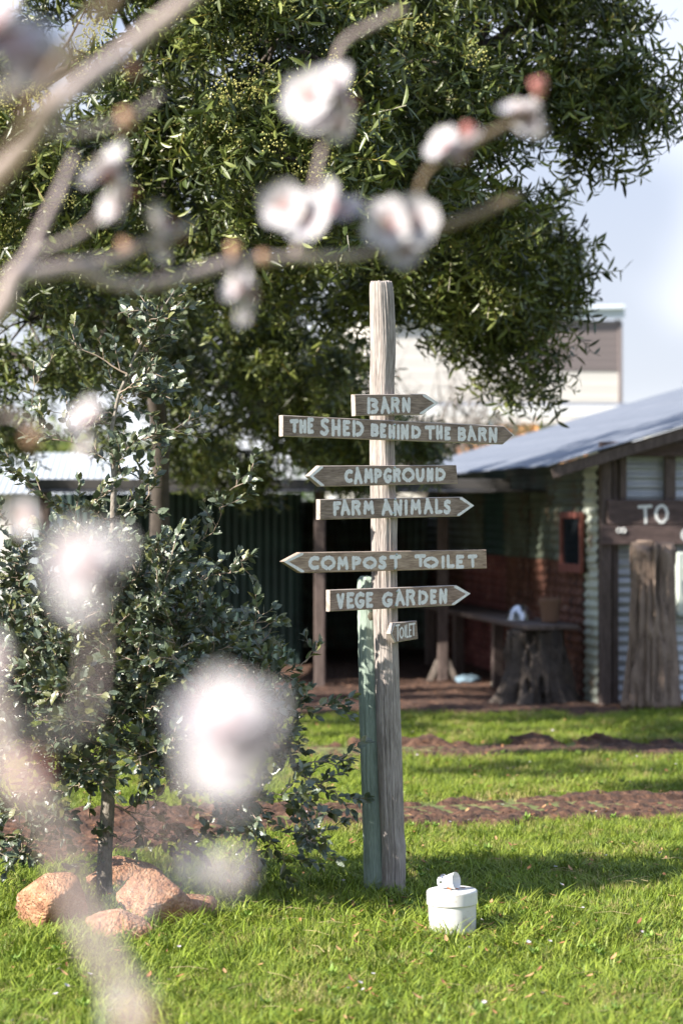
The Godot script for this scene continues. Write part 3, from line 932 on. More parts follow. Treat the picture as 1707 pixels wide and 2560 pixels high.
# ==================================================================== wattle tree
func wattle_spray(seed_: int, n: int) -> Mesh:
	# a twig with sickle-shaped leaves, growing along +y, about 0.26 m long
	var r := RandomNumberGenerator.new()
	r.seed = seed_
	var st := st_new()
	var L := 0.24
	var bend := Vector3(r.randf_range(-0.06, 0.06), 0, r.randf_range(-0.06, 0.06))
	var pos := func(f: float) -> Vector3: return Vector3(0, L * f, 0) + bend * f * f
	for k in 4:
		var a: Vector3 = pos.call(k / 4.0)
		var b: Vector3 = pos.call((k + 1) / 4.0)
		for q in 3:
			var e0 := Vector3(cos(q * TAU / 3), 0, sin(q * TAU / 3)) * 0.0022
			var e1 := Vector3(cos((q + 1) * TAU / 3), 0, sin((q + 1) * TAU / 3)) * 0.0022
			st.set_color(Color(0.9, 0.62, 0.5))
			quad(st, a + e0, a + e1, b + e1, b + e0, e0 + e1)
	for k in n:
		var f := 0.12 + 0.88 * k / (n - 1.0)
		var p: Vector3 = pos.call(f)
		var az := k * 2.4 + r.randf_range(-0.4, 0.4)
		var out := Vector3(cos(az), r.randf_range(0.25, 1.1), sin(az)).normalized()
		var side := out.cross(Vector3(r.randf_range(-1, 1), r.randf_range(-0.3, 0.3), r.randf_range(-1, 1))).normalized()
		var nrm := out.cross(side).normalized()
		var l := r.randf_range(0.045, 0.085)
		var w := l * r.randf_range(0.085, 0.115)
		var curl := side * l * r.randf_range(-0.16, 0.16) - Vector3(0, l * r.randf_range(0.0, 0.25), 0)
		var c := Color(1, 1, 1) * r.randf_range(0.75, 1.25)
		st.set_color(c)
		var pr := []
		for q in 5:
			var g := q / 4.0
			var cp: Vector3 = p + out * l * g + curl * g * g
			var ww: float = [0.15, 0.85, 1.0, 0.7, 0.0][q] * w
			pr.append([cp - side * ww + nrm * ww * 0.25, cp + side * ww + nrm * ww * 0.25, cp])
		for q in 4:
			quad(st, pr[q][0], pr[q][2], pr[q + 1][2], pr[q + 1][0], nrm)
			quad(st, pr[q][2], pr[q][1], pr[q + 1][1], pr[q + 1][2], nrm)
	return st.commit()

func flower_spray(seed_: int) -> Mesh:
	var r := RandomNumberGenerator.new()
	r.seed = seed_
	var st := st_new()
	for k in 44:
		var p := Vector3(r.randf_range(-0.035, 0.035), r.randf_range(0.0, 0.10), r.randf_range(-0.035, 0.035))
		var s := r.randf_range(0.0028, 0.0045)
		var ax := [Vector3(s, 0, 0), Vector3(0, 0, s), Vector3(-s, 0, 0), Vector3(0, 0, -s)]
		for q in 4:
			tri(st, p + ax[q], p + ax[(q + 1) % 4], p + Vector3(0, s, 0), ax[q] + ax[(q + 1) % 4] + Vector3(0, s, 0))
			tri(st, p + ax[q], p + ax[(q + 1) % 4], p - Vector3(0, s, 0), ax[q] + ax[(q + 1) % 4] - Vector3(0, s, 0))
	return st.commit()

func wattle():
	var t := thing("wattle_tree", "large evergreen wattle with narrow leaves and small yellow flower balls overhead", "tree", Vector3(-1.15, 0, -15.6))
	var base := t.position
	# boughs: [place, radii, how many sprays, flowers]
	var B := [
		[at(60, 240, 11.2), Vector3(0.66, 0.66, 0.72), 465, 26], [at(430, 110, 11.2), Vector3(0.66, 0.53, 0.72), 465, 26],
		[at(690, 110, 10.8), Vector3(0.55, 0.44, 0.63), 434, 26], [at(950, 170, 11.8), Vector3(0.66, 0.66, 0.72), 511, 10],
		[at(1200, 120, 12.6), Vector3(0.63, 0.53, 0.72), 640, 2], [at(1430, 260, 12.6), Vector3(0.34, 0.16, 0.35), 250, 2],
		[at(1560, 262, 12.5), Vector3(0.15, 0.08, 0.15), 70, 0], [at(1430, 30, 13.2), Vector3(0.26, 0.19, 0.36), 108, 0],
		[at(740, 400, 10.7), Vector3(0.37, 0.21, 0.41), 263, 46], [at(900, 395, 11.2), Vector3(0.32, 0.22, 0.36), 201, 26], [at(1010, 420, 12.2), Vector3(0.50, 0.42, 0.6), 380, 5],
		[at(1140, 600, 13.2), Vector3(0.34, 0.26, 0.4), 330, 2], [at(1310, 650, 14.0), Vector3(0.22, 0.22, 0.35), 280, 0],
		[at(1375, 730, 14.0), Vector3(0.12, 0.12, 0.2), 110, 0], [at(1240, 795, 14.6), Vector3(0.22, 0.16, 0.3), 260, 0],
		[at(1270, 890, 14.6), Vector3(0.13, 0.12, 0.15), 140, 0], [at(300, 400, 12.2), Vector3(0.66, 0.40, 0.63), 356, 8],
		[at(60, 560, 11.6), Vector3(0.48, 0.40, 0.54), 294, 22], [at(520, 480, 12.8), Vector3(0.66, 0.44, 0.63), 372, 4],
		[at(830, 600, 14.0), Vector3(0.75, 0.44, 0.72), 511, 2], [at(1060, 660, 15.0), Vector3(0.42, 0.22, 0.5), 320, 0],
		[at(70, 800, 14.0), Vector3(0.48, 0.44, 0.54), 403, 2], [at(280, 740, 15.0), Vector3(0.57, 0.40, 0.54), 300, 0],
		[at(560, 720, 16.0), Vector3(0.70, 0.40, 0.63), 240, 0], [at(370, 690, 17.6), Vector3(0.75, 0.62, 0.72), 200, 0], [at(560, 880, 17.8), Vector3(0.75, 0.44, 0.63), 120, 0], [at(750, 860, 16.0), Vector3(0.52, 0.42, 0.6), 480, 0],
		[at(640, 1010, 17.0), Vector3(0.57, 0.40, 0.54), 150, 0], [at(830, 1070, 17.4), Vector3(0.42, 0.26, 0.45), 370, 0],
		[at(330, 960, 16.6), Vector3(0.57, 0.44, 0.54), 150, 0], [at(680, 1130, 18.4), Vector3(0.75, 0.19, 0.36), 465, 0], [at(930, 1120, 18.2), Vector3(0.31, 0.18, 0.27), 232, 0], [at(110, 960, 17.0), Vector3(0.53, 0.40, 0.45), 150, 0],
		[Vector3(-1.35, 3.1, -17.7), Vector3(0.45, 0.35, 0.45), 420, 0], [Vector3(-2.25, 3.6, -17.3), Vector3(0.6, 0.5, 0.5), 480, 0], [Vector3(-1.0, 2.75, -18.4), Vector3(0.45, 0.3, 0.4), 220, 0], [Vector3(-0.3, 2.45, -18.3), Vector3(0.5, 0.28, 0.4), 330, 0],  # dense clumps added to throw shade on the shed side wall
		# crown out of view above and left, clumps added to shade shed, yard and lobes
		[Vector3(-2.85, 3.75, -18.4), Vector3(0.6, 0.6, 0.6), 700, 0], [Vector3(-2.9, 4.5, -17.9), Vector3(0.7, 0.6, 0.7), 600, 0], [Vector3(-2.85, 4.1, -19.2), Vector3(0.6, 0.7, 0.6), 600, 0],
		[Vector3(-1.0, 5.4, -11.6), Vector3(1.0, 0.8, 0.9), 420, 0], [Vector3(0.4, 5.7, -12.2), Vector3(1.1, 0.8, 0.9), 420, 0], [Vector3(1.6, 5.3, -12.8), Vector3(0.9, 0.8, 0.9), 300, 0],
		[Vector3(-1.6, 4.6, -13.0), Vector3(1.3, 0.8, 1.2), 330, 0], [Vector3(0.6, 4.9, -13.6), Vector3(1.4, 0.8, 1.2), 330, 0],
		[Vector3(-3.3, 3.9, -15.2), Vector3(1.0, 1.1, 1.2), 380, 0], [Vector3(-3.8, 2.9, -15.6), Vector3(0.8, 0.8, 0.7), 330, 0], [Vector3(-3.3, 3.4, -11.8), Vector3(0.7, 0.4, 0.3), 130, 0], [Vector3(-3.4, 3.0, -17.4), Vector3(0.9, 1.0, 1.2), 320, 0],
		[Vector3(-4.6, 4.2, -16.8), Vector3(1.1, 1.2, 1.4), 340, 0], [Vector3(-2.4, 4.8, -17.2), Vector3(1.2, 1.0, 1.4), 340, 0],
		[Vector3(-0.6, 4.3, -18.0), Vector3(1.3, 0.9, 1.3), 400, 0], [Vector3(-1.9, 4.0, -17.6), Vector3(0.9, 0.8, 0.9), 300, 0], [Vector3(-4.4, 2.6, -18.8), Vector3(0.9, 0.9, 1.0), 260, 0],
		[Vector3(-3.6, 2.2, -19.6), Vector3(0.6, 0.8, 0.7), 200, 0], [Vector3(-5.6, 3.6, -19.2), Vector3(1.2, 1.4, 1.3), 320, 0],
	]
	var bz := noise(611, 1.5, 2)
	var trunk := [Vector3(0, -0.05, 0), Vector3(0.03, 0.6, 0), Vector3(-0.02, 1.3, 0.1), Vector3(0.0, 1.9, 0.2), Vector3(-0.05, 2.6, 0.5), Vector3(0.1, 3.4, 1.0), Vector3(0.15, 4.2, 1.6)]
	part("trunk", tube(trunk, [0.10, 0.075, 0.065, 0.058, 0.05, 0.04, 0.03], 12, true, bz, 0.2), M.dark_bark, t)
	var wood := []
	for k in range(2, trunk.size()):
		for q in 3: wood.append((trunk[k - 1] as Vector3).lerp(trunk[k], q / 3.0))
	B.sort_custom(func(p, q): return (p[0] - base - Vector3(0, 2.6, 0.5)).length() < (q[0] - base - Vector3(0, 2.6, 0.5)).length())
	var tones := [Color(0.052, 0.074, 0.016), Color(0.175, 0.205, 0.050), Color(0.038, 0.056, 0.014), Color(0.095, 0.125, 0.026)]
	var sprays := []
	for k in 6: sprays.append(wattle_spray(620 + k, 17))
	var fl := [flower_spray(640), flower_spray(641)]
	var xf := [[], [], [], [], [], []]
	var cc := [[], [], [], [], [], []]
	var fx := []
	for b in B:
		var c: Vector3 = b[0] - base
		var rad: Vector3 = b[1]
		var fork: Vector3 = wood[0]
		for w: Vector3 in wood:
			if w.distance_to(c) + maxf(0.0, w.y - c.y) * 1.5 < fork.distance_to(c) + maxf(0.0, fork.y - c.y) * 1.5: fork = w
		var midp := fork.lerp(c, 0.5) + Vector3(0, 0.12, 0) + rdir() * 0.12
		var run := [fork, fork.lerp(midp, 0.5) + rdir() * 0.04, midp, midp.lerp(c, 0.5) + rdir() * 0.05, c]
		wood.append_array([run[1], midp, run[3], c])
		part("bough", tube(run, [0.026, 0.022, 0.018, 0.014, 0.008], 7), M.dark_bark, t)
		var sub := []
		for k in maxi(3, int(b[2] / 30)):
			var e := rdir()
			sub.append(c + e * rad * pow(rng.randf(), 0.45))
		sub.sort_custom(func(p, q): return p.z - 0.4 * p.x > q.z - 0.4 * q.x)
		for e: Vector3 in sub:
			if rng.randf() < 0.45:
				part("twig", tube([c, c.lerp(e, 0.5) + rdir() * 0.05, e], [0.009, 0.006, 0.003], 4, false), M.dark_bark, t)
		for k in b[2]:
			var q: Vector3 = sub[rng.randi() % sub.size()] + rdir() * 0.15 * pow(rng.randf(), 0.7)
			var dirn: Vector3 = ((q - c).normalized() * 0.8 + rdir() * 0.7 + Vector3(0, -0.1, 0.1)).normalized()
			var xa := dirn.cross(rdir()).normalized()
			var bs := Basis(xa, dirn, xa.cross(dirn)).scaled(Vector3.ONE * rnd(0.75, 1.4))
			var v := rng.randi() % 6
			xf[v].append(Transform3D(bs, q))
			cc[v].append((tones[rng.randi() % 4] as Color) * rnd(0.8, 1.2))
		for k in int(b[3] * 1.1):
			var q2: Vector3 = sub[rng.randi() % mini(sub.size(), 5)] + (rdir() * 0.8 + Vector3(-0.35, 0.3, 0.8)).normalized() * rnd(0.12, 0.26)
			fx.append(Transform3D(Basis(rdir(), rnd(0, TAU)).scaled(Vector3.ONE * rnd(0.9, 1.5)), q2))
	# the sprays that show largest hang one by one, the rest as a mass
	var order := []
	for v in 6:
		for k in xf[v].size():
			var p: Vector3 = xf[v][k].origin + base
			if absf(p.x / p.z) < 0.15 and absf((p.y - 1.5) / p.z) < 0.22: order.append([p.z, v, k])
	order.sort_custom(func(p, q): return p[0] > q[0])
	var single := {}
	for k in mini(300, order.size()): single["%d_%d" % [order[k][1], order[k][2]]] = true
	var tint := []
	for c in tones: tint.append([c, leafy(c, 0.42, 0.22)])
	for v in 6:
		var rx := []
		var rc := []
		for k in xf[v].size():
			if single.has("%d_%d" % [v, k]):
				var best = tint[0]
				for q in tint:
					if absf(q[0].g - cc[v][k].g) < absf(best[0].g - cc[v][k].g): best = q
				var o := part("leaf_spray", sprays[v], best[1], t)
				o.transform = xf[v][k]
			else:
				rx.append(xf[v][k])
				rc.append(cc[v][k])
		spread("leaf_sprays", sprays[v], M.wattle_leaf, t, rx, rc)
	spread("flower_balls", fl[0], mat(Color(0.46, 0.44, 0.14), 0.8), t, fx)

# ==================================================================== signpost
var FONT := {
	"A": [[0.04, 1.0, 0.36, 0.14], [0.34, 0.0, 0.98, 0.97], [0.2, 0.66, 0.52, 0.62]],
	"B": [[0.08, 0.0, 0.08, 1.0], [0.42, 0.04, 0.72, 0.06, 0.9, 0.2, 0.8, 0.38, 0.5, 0.47], [0.5, 0.47, 0.85, 0.58, 0.95, 0.75, 0.8, 0.94, 0.42, 1.0]],
	"C": [[0.98, 0.08, 0.6, 0.0, 0.22, 0.14, 0.03, 0.42, 0.06, 0.7, 0.28, 0.94, 0.6, 1.0, 0.95, 0.93]],
	"D": [[0.06, 0.0, 0.06, 1.0], [0.42, 0.06, 0.72, 0.14, 0.95, 0.42, 0.9, 0.68, 0.7, 0.9, 0.40, 0.97]],
	"E": [[0.08, 0.0, 0.08, 1.0], [0.08, 0.02, 0.97, 0.02], [0.08, 0.5, 0.7, 0.48], [0.08, 0.98, 0.97, 0.97]],
	"F": [[0.1, 0.02, 0.12, 1.0], [0.1, 0.04, 0.97, 0.0], [0.1, 0.46, 0.66, 0.44]],
	"G": [[0.95, 0.1, 0.6, 0.0, 0.25, 0.12, 0.04, 0.42, 0.08, 0.72, 0.3, 0.94, 0.6, 1.0, 0.9, 0.85, 0.96, 0.6, 0.62, 0.58]],
	"H": [[0.06, 0.0, 0.08, 1.0], [0.94, 0.0, 0.94, 0.97], [0.06, 0.52, 0.94, 0.5]],
	"I": [[0.5, 0.0, 0.5, 1.0]],
	"L": [[0.1, 0.0, 0.12, 0.97], [0.12, 0.98, 0.97, 0.95]],
	"M": [[0.06, 1.0, 0.14, 0.0], [0.14, 0.02, 0.5, 0.62], [0.5, 0.62, 0.82, 0.0], [0.82, 0.0, 0.96, 0.98]],
	"N": [[0.06, 1.0, 0.08, 0.0], [0.1, 0.0, 0.86, 1.0], [0.94, 0.0, 0.88, 0.98]],
	"O": [[0.40, 0.02, 0.15, 0.16, 0.02, 0.45, 0.08, 0.76, 0.38, 0.99], [0.58, 0.0, 0.84, 0.14, 0.98, 0.45, 0.92, 0.76, 0.60, 1.0]],
	"P": [[0.1, 0.0, 0.12, 1.0], [0.45, 0.02, 0.8, 0.08, 0.95, 0.26, 0.85, 0.46, 0.5, 0.55]],
	"R": [[0.08, 0.02, 0.08, 1.0], [0.42, 0.02, 0.75, 0.04, 0.93, 0.18, 0.82, 0.38, 0.50, 0.48], [0.5, 0.48, 0.72, 0.62, 0.92, 0.96]],
	"S": [[0.93, 0.08, 0.55, 0.0, 0.2, 0.12, 0.16, 0.32, 0.45, 0.46, 0.8, 0.58, 0.92, 0.78, 0.68, 0.97, 0.35, 1.0, 0.05, 0.9]],
	"T": [[0.02, 0.05, 0.98, 0.02], [0.52, 0.05, 0.55, 1.0]],
	"U": [[0.08, 0.0, 0.12, 0.62, 0.32, 0.96, 0.46, 1.0], [0.94, 0.0, 0.92, 0.62, 0.74, 0.94, 0.62, 1.0]],
	"V": [[0.04, 0.04, 0.5, 1.0], [0.96, 0.0, 0.58, 1.0]],
}

func letter_strokes(ch: String, x0: float, x1: float, y1: float, y0: float, r: float) -> Array:
	# polylines of one letter in board metres, y up, kept inside its box by the brush radius
	var out := []
	for s in FONT[ch]:
		var line := []
		for k in range(0, s.size(), 2):
			line.append(Vector2(lerpf(x0 + r, x1 - r, s[k]), lerpf(y1 - r, y0 + r, s[k + 1])))
		out.append(line)
	return out

func painted(called: String, letters: Array, r: float, parent: Node, off: Vector3):
	# letters as thin coats of paint on a board: one piece for each letter
	for l in letters:
		var st := st_new()
		var ki := 0
		for line in letter_strokes(l[0], l[1], l[2], l[3], l[4], r):
			for k in line.size() - 1:
				var a: Vector2 = line[k]
				var b: Vector2 = line[k + 1]
				var d := (b - a).normalized()
				ki += 1
				var z := 0.0006 * (ki % 5)
				for q in 12:
					var t0 := TAU * q / 12
					var t1 := TAU * (q + 1) / 12
					var v0 := Vector2(cos(t0), sin(t0)) * r
					var v1 := Vector2(cos(t1), sin(t1)) * r
					var p0 := v0 + (b if v0.dot(d) > 0 else a)
					var p1 := v1 + (b if v1.dot(d) > 0 else a)
					var m := (a + b) / 2.0
					tri(st, Vector3(m.x, m.y, z), Vector3(p0.x, p0.y, z), Vector3(p1.x, p1.y, z), Vector3(0, 0, 1))
		part(called, st.commit(), M.paint, parent, off)

func sign_texture(edge: PackedVector2Array, letters: Array, r: float, seed_: int, chevron: Array, cw: float, pale: Color, dark: Color) -> Array:
	var lo := edge[0]
	var hi := edge[0]
	for p in edge:
		lo = lo.min(p)
		hi = hi.max(p)
	var px := 0.00115
	var w := int((hi.x - lo.x) / px)
	var h := int((hi.y - lo.y) / px)
	var nz := noise(seed_, 1.0, 2)
	var wz := noise(seed_ + 5, 1.0, 3)
	var cov := PackedFloat32Array()
	cov.resize(w * h)
	var strokes := []
	for l in letters:
		for s in letter_strokes(l[0], l[1], l[2], l[3], l[4], r): strokes.append([s, r])
	strokes.append([chevron, cw])
	for s in strokes:
		var line: Array = s[0]
		var rr: float = s[1]
		for k in line.size() - 1:
			var a: Vector2 = line[k]
			var b: Vector2 = line[k + 1]
			var i0 := maxi(0, int((minf(a.x, b.x) - rr * 1.5 - lo.x) / px))
			var i1 := mini(w - 1, int((maxf(a.x, b.x) + rr * 1.5 - lo.x) / px))
			var j0 := maxi(0, int((hi.y - maxf(a.y, b.y) - rr * 1.5) / px))
			var j1 := mini(h - 1, int((hi.y - minf(a.y, b.y) + rr * 1.5) / px))
			var d := b - a
			var dd := maxf(d.length_squared(), 1e-9)
			for j in range(j0, j1 + 1):
				for i in range(i0, i1 + 1):
					var p := Vector2(lo.x + (i + 0.5) * px, hi.y - (j + 0.5) * px)
					var f := clampf((p - a).dot(d) / dd, 0.0, 1.0)
					var dist := p.distance_to(a + d * f)
					var e := rr * (1.0 + 0.16 * wz.get_noise_2d(p.x * 110, p.y * 110))
					var c := clampf((e - dist) / 0.0012 + 0.5, 0.0, 1.0)
					if c > cov[j * w + i]: cov[j * w + i] = c
	var out := PackedByteArray()
	out.resize(w * h * 3)
	var hb := PackedByteArray()
	hb.resize(w * h)
	for j in h:
		for i in w:
			var x := lo.x + i * px
			var y := hi.y - j * px
			var g := grain_value(nz, y + 3.0, x + 2.0)
			var v := 0.5 + 0.75 * g + 0.4 * wz.get_noise_2d(x * 9.0, y * 22.0)
			var c := dark.lerp(pale, clampf(v, 0.0, 1.0))
			var k := j * w + i
			var wear := clampf(0.97 + 0.35 * minf(0.0, g + 0.30) + 0.12 * wz.get_noise_2d(x * 70, y * 70), 0.35, 1.0)
			var paint := Color(0.80, 0.80, 0.78) * (0.93 + 0.14 * wz.get_noise_2d(x * 40.0 + 9.0, y * 40.0))
			c = c.lerp(paint, cov[k] * wear).linear_to_srgb()
			out[k * 3] = int(clampf(c.r, 0, 1) * 255)
			out[k * 3 + 1] = int(clampf(c.g, 0, 1) * 255)
			out[k * 3 + 2] = int(clampf(c.b, 0, 1) * 255)
			hb[k] = int(clampf(0.5 + 0.5 * g + 0.25 * cov[k], 0, 1) * 255)
	var im := Image.create_from_data(w, h, false, Image.FORMAT_RGB8, out)
	var ih := Image.create_from_data(w, h, false, Image.FORMAT_L8, hb)
	return [ImageTexture.create_from_image(im), ImageTexture.create_from_image(ih), lo, hi]

func board_mesh(edge: PackedVector2Array, thick: float, lo: Vector2, hi: Vector2) -> ArrayMesh:
	# front face at z = 0 with slightly worn edges; the picture of the paint lies on the front only
	var c := Vector2.ZERO
	for p in edge: c += p / edge.size()
	var n := edge.size()
	var inner := PackedVector2Array()
	for k in n:
		var a := edge[(k + n - 1) % n]
		var b := edge[k]
		var d := edge[(k + 1) % n]
		var bis := ((a - b).normalized() + (d - b).normalized()).normalized()
		inner.append(b + bis * 0.0028)
	var st := st_new()
	var ic := PackedInt32Array(Geometry2D.triangulate_polygon(inner))
	for k in range(0, ic.size(), 3):
		var pts := []
		for q in 3: pts.append(inner[ic[k + q]])
		var cr: float = ((pts[2] as Vector2) - pts[0]).cross((pts[1] as Vector2) - pts[0])
		if cr < 0:
			var sw = pts[1]
			pts[1] = pts[2]
			pts[2] = sw
		for p: Vector2 in pts:
			st.set_normal(Vector3(0, 0, 1))
			st.set_uv(Vector2((p.x - lo.x) / (hi.x - lo.x), (hi.y - p.y) / (hi.y - lo.y)))
			st.add_vertex(Vector3(p.x, p.y, 0))
	var mesh := st.commit()
	var s2 := st_new()
	uv_along = true
	for k in n:
		var a := edge[k]
		var b := edge[(k + 1) % n]
		var ia := inner[k]
		var ib := inner[(k + 1) % n]
		var m := (a + b) / 2.0 - c
		var o := Vector3(m.x, m.y, 0)
		var e := (b - a).orthogonal().normalized()
		if e.dot(m) < 0: e = -e
		o = Vector3(e.x, e.y, 0)
		quad(s2, Vector3(a.x, a.y, -0.0028), Vector3(b.x, b.y, -0.0028), Vector3(ib.x, ib.y, 0), Vector3(ia.x, ia.y, 0), o + Vector3(0, 0, 1))
		quad(s2, Vector3(a.x, a.y, -0.0028), Vector3(b.x, b.y, -0.0028), Vector3(b.x, b.y, -thick), Vector3(a.x, a.y, -thick), o)
	for k in range(0, ic.size(), 3):
		var q0 := edge[ic[k]]
		var q1 := edge[ic[k + 1]]
		var q2 := edge[ic[k + 2]]
		tri(s2, Vector3(q0.x, q0.y, -thick), Vector3(q1.x, q1.y, -thick), Vector3(q2.x, q2.y, -thick), Vector3(0, 0, -1))
	uv_along = false
	s2.commit(mesh)
	return mesh

func post_mesh(path: Array, seed_: int, lobes: float, cracks: Array, sides := 96) -> Mesh:
	# path: [centre, radius across, radius in depth]; weather-worn pole with checks running up it
	var nz := noise(seed_, 1.0, 3)
	var rows := []
	var uvs := []
	var n := 150
	var total := float(path.size() - 1)
	for k in n + 3:
		var f := clampf((k - 1.0) / n, 0.0, 1.0)
		var q := f * total
		var i := mini(int(q), path.size() - 2)
		var u := q - i
		u = u * u * (3.0 - 2.0 * u)
		var c: Vector3 = (path[i][0] as Vector3).lerp(path[i + 1][0], q - i)
		var rx := lerpf(path[i][1], path[i + 1][1], u)
		var rz := lerpf(path[i][2], path[i + 1][2], u)
		var row := []
		var ur := []
		for s in sides + 1:
			var a := TAU * (s % sides) / sides
			var d := Vector3(cos(a), 0, -sin(a))
			var m := 1.0 + lobes * nz.get_noise_3d(d.x * 1.3, c.y * 0.5, d.z * 1.3) + 0.05 * nz.get_noise_3d(d.x * 5, c.y * 0.7, d.z * 5) + 0.035 * nz.get_noise_3d(d.x * 14, c.y * 1.6, d.z * 14)
			for cr in cracks:
				var da := angle_difference(a, cr[0] + 0.06 * nz.get_noise_2d(c.y * 2.0, cr[0] * 9.0))
				var fade := smoothstep(cr[1], cr[1] + 0.06, c.y) * (1.0 - smoothstep(cr[2] - 0.1, cr[2], c.y))
				m -= cr[3] * fade * exp(-pow(da / cr[4], 2.0))
			if k == 0 or k == n + 2: m = 0.0
			var rim := 0.006 * nz.get_noise_2d(d.x * 3.0 + 7.0, d.z * 3.0) if f > 0.99 else 0.0
			if k == n + 1 or k == n: m *= 0.97 if k == n else 0.93
			row.append(c + Vector3(d.x * rx * m, rim, d.z * rz * m))
			ur.append(Vector2(float(s) / sides, c.y))
		rows.append(row)
		uvs.append(ur)
	return grid_mesh(rows, uvs)

func signpost():
	var t := thing("signpost", "weathered timber signpost carrying seven painted arrow boards", "signpost", Vector3(0.2025, 0, -9.44))
	var o := t.position
	var P := []
	# [px left, px right, py] down the post, measured at 9.44 m
	for r in [[953, 1014, 2275], [955, 1013, 2200], [955, 1014, 2115], [952, 1010, 2085], [947, 1008, 2000], [941, 1003, 1850], [937, 998, 1700], [934, 995, 1580], [930, 993, 1450], [928, 993, 1350], [928, 994, 1290], [926, 989, 1220], [925, 987, 1100], [924, 986, 950], [926, 989, 890], [925, 989, 840], [923, 984, 740], [923, 980, 705]]:
		var c := at((r[0] + r[1]) / 2.0, r[2], 9.44) - o
		var rx: float = (r[1] - r[0]) / 2.0 / 6044.0 * 9.44
		P.append([c, rx, rx * 0.98])
	var cr := [[5.35, 1.1, 2.5, 0.14, 0.045], [5.75, 1.75, 2.35, 0.26, 0.035], [4.3, 0.1, 1.3, 0.10, 0.03], [4.75, 0.0, 0.9, 0.16, 0.03], [4.05, 0.9, 1.6, 0.09, 0.025], [5.0, 1.3, 1.62, 0.09, 0.03], [3.8, 1.9, 2.5, 0.06, 0.03], [5.1, 1.95, 2.5, 0.10, 0.05], [4.95, 0.0, 0.32, 0.08, 0.02]]
	part("post", post_mesh(P, 71, 0.07, cr), M.post_wood, t)
	var chip := part("bent_nail", join([tube([Vector3(0, 0, 0), Vector3(0.016, 0.001, 0.0)], [0.0017, 0.0017], 6), tube([Vector3(0.016, 0.001, 0), Vector3(0.019, 0.001, 0)], [0.0055, 0.0055], 8)]), mat(Color(0.45, 0.35, 0.28), 0.4, 0.6), t, at(985, 941, 9.42) - o)
	var names := {"BARN": "short board reading BARN, pointing right", "SHED": "longest board reading THE SHED BEHIND THE BARN, pointing right", "CAMP": "board reading CAMPGROUND, pointing left", "FARM": "board reading FARM ANIMALS, pointing right", "COMPOST": "brown board reading COMPOST TOILET, pointing left", "VEGE": "board reading VEGE GARDEN, pointing right", "TOILET": "tiny board reading TOILET, pointing left"}
	var sd := 0
	for b in BOARDS:
		sd += 11
		var edge := PackedVector2Array()
		for k in range(0, b.edge.size(), 2): edge.append(Vector2(b.edge[k], b.edge[k + 1]))
		var letters := []
		for k in range(0, b.text.size(), 5): letters.append([b.text[k], b.text[k + 1], b.text[k + 2], b.text[k + 3], b.text[k + 4]])
		var left: bool = b.name in ["CAMP", "COMPOST", "TOILET"]
		var small: bool = b.name == "TOILET"
		var ch := []
		if small: ch = [edge[1], edge[0], edge[4]]
		elif left: ch = [edge[1] + Vector2(0.008, -0.004), edge[0] + Vector2(0.008, 0), edge[4] + Vector2(0.008, 0.004)]
		else: ch = [edge[1] + Vector2(-0.008, -0.004), edge[2] + Vector2(-0.009, 0), edge[3] + Vector2(-0.008, 0.004)]
		if b.name == "SHED": ch = [edge[1] + Vector2(0.002, 0.0), edge[2], edge[3] + Vector2(0.002, 0.0)]
		var pale := Color(0.36, 0.28, 0.22)
		var dark := Color(0.10, 0.068, 0.050)
		if b.name == "COMPOST":
			pale = Color(0.50, 0.38, 0.28)
			dark = Color(0.17, 0.11, 0.075)
		elif b.name == "VEGE":
			pale = Color(0.40, 0.29, 0.225)
			dark = Color(0.13, 0.082, 0.06)
		var cw := 0.0045 if small or b.name == "SHED" else 0.0075
		var tx := sign_texture(edge, letters, 0.0036 if small else 0.0078, 1000 + sd, ch, cw, pale, dark)
		var m := StandardMaterial3D.new()
		m.albedo_texture = tx[0]
		m.roughness = 0.85
		bump(m, tx[1], 0.12)
		var bd := MeshInstance3D.new()
		bd.mesh = board_mesh(edge, 0.022, tx[2], tx[3])
		bd.set_surface_override_material(0, m)
		bd.set_surface_override_material(1, M.end_wood if b.name != "COMPOST" else M.end_brown)
		bd.name = "sign_board" if sd == 11 else "sign_board_%03d" % (sd / 11 - 1)
		t.add_child(bd, true)
		bd.position = b.at - o
		bd.rotation.y = deg_to_rad(b.turn)
		bd.set_meta("label", names[b.name])
		if not small:
			for s in [-1, 1]:
				part("screw", lathe([Vector2(0, 0), Vector2(0.0052, 0), Vector2(0.0052, 0.0014), Vector2(0.0038, 0.0032), Vector2(0, 0.0036)], 12), M.screw, bd, Vector3(-0.004 + 0.004 * s, s * 0.027 + (0.004 if b.name in ["CAMP", "FARM"] else -0.004), 0.0), Vector3(PI / 2, 0, 0))
	# bark strip caught behind the compost board
	part("bark_strip", tube([Vector3(-0.245, 1.285, 0.03), Vector3(-0.19, 1.276, 0.03), Vector3(-0.12, 1.279, 0.03), Vector3(-0.05, 1.281, 0.03)], [0.003, 0.007, 0.008, 0.006], 7, true, noise(72, 2.0), 0.5), mat(Color(0.24, 0.12, 0.085), 0.9), t)

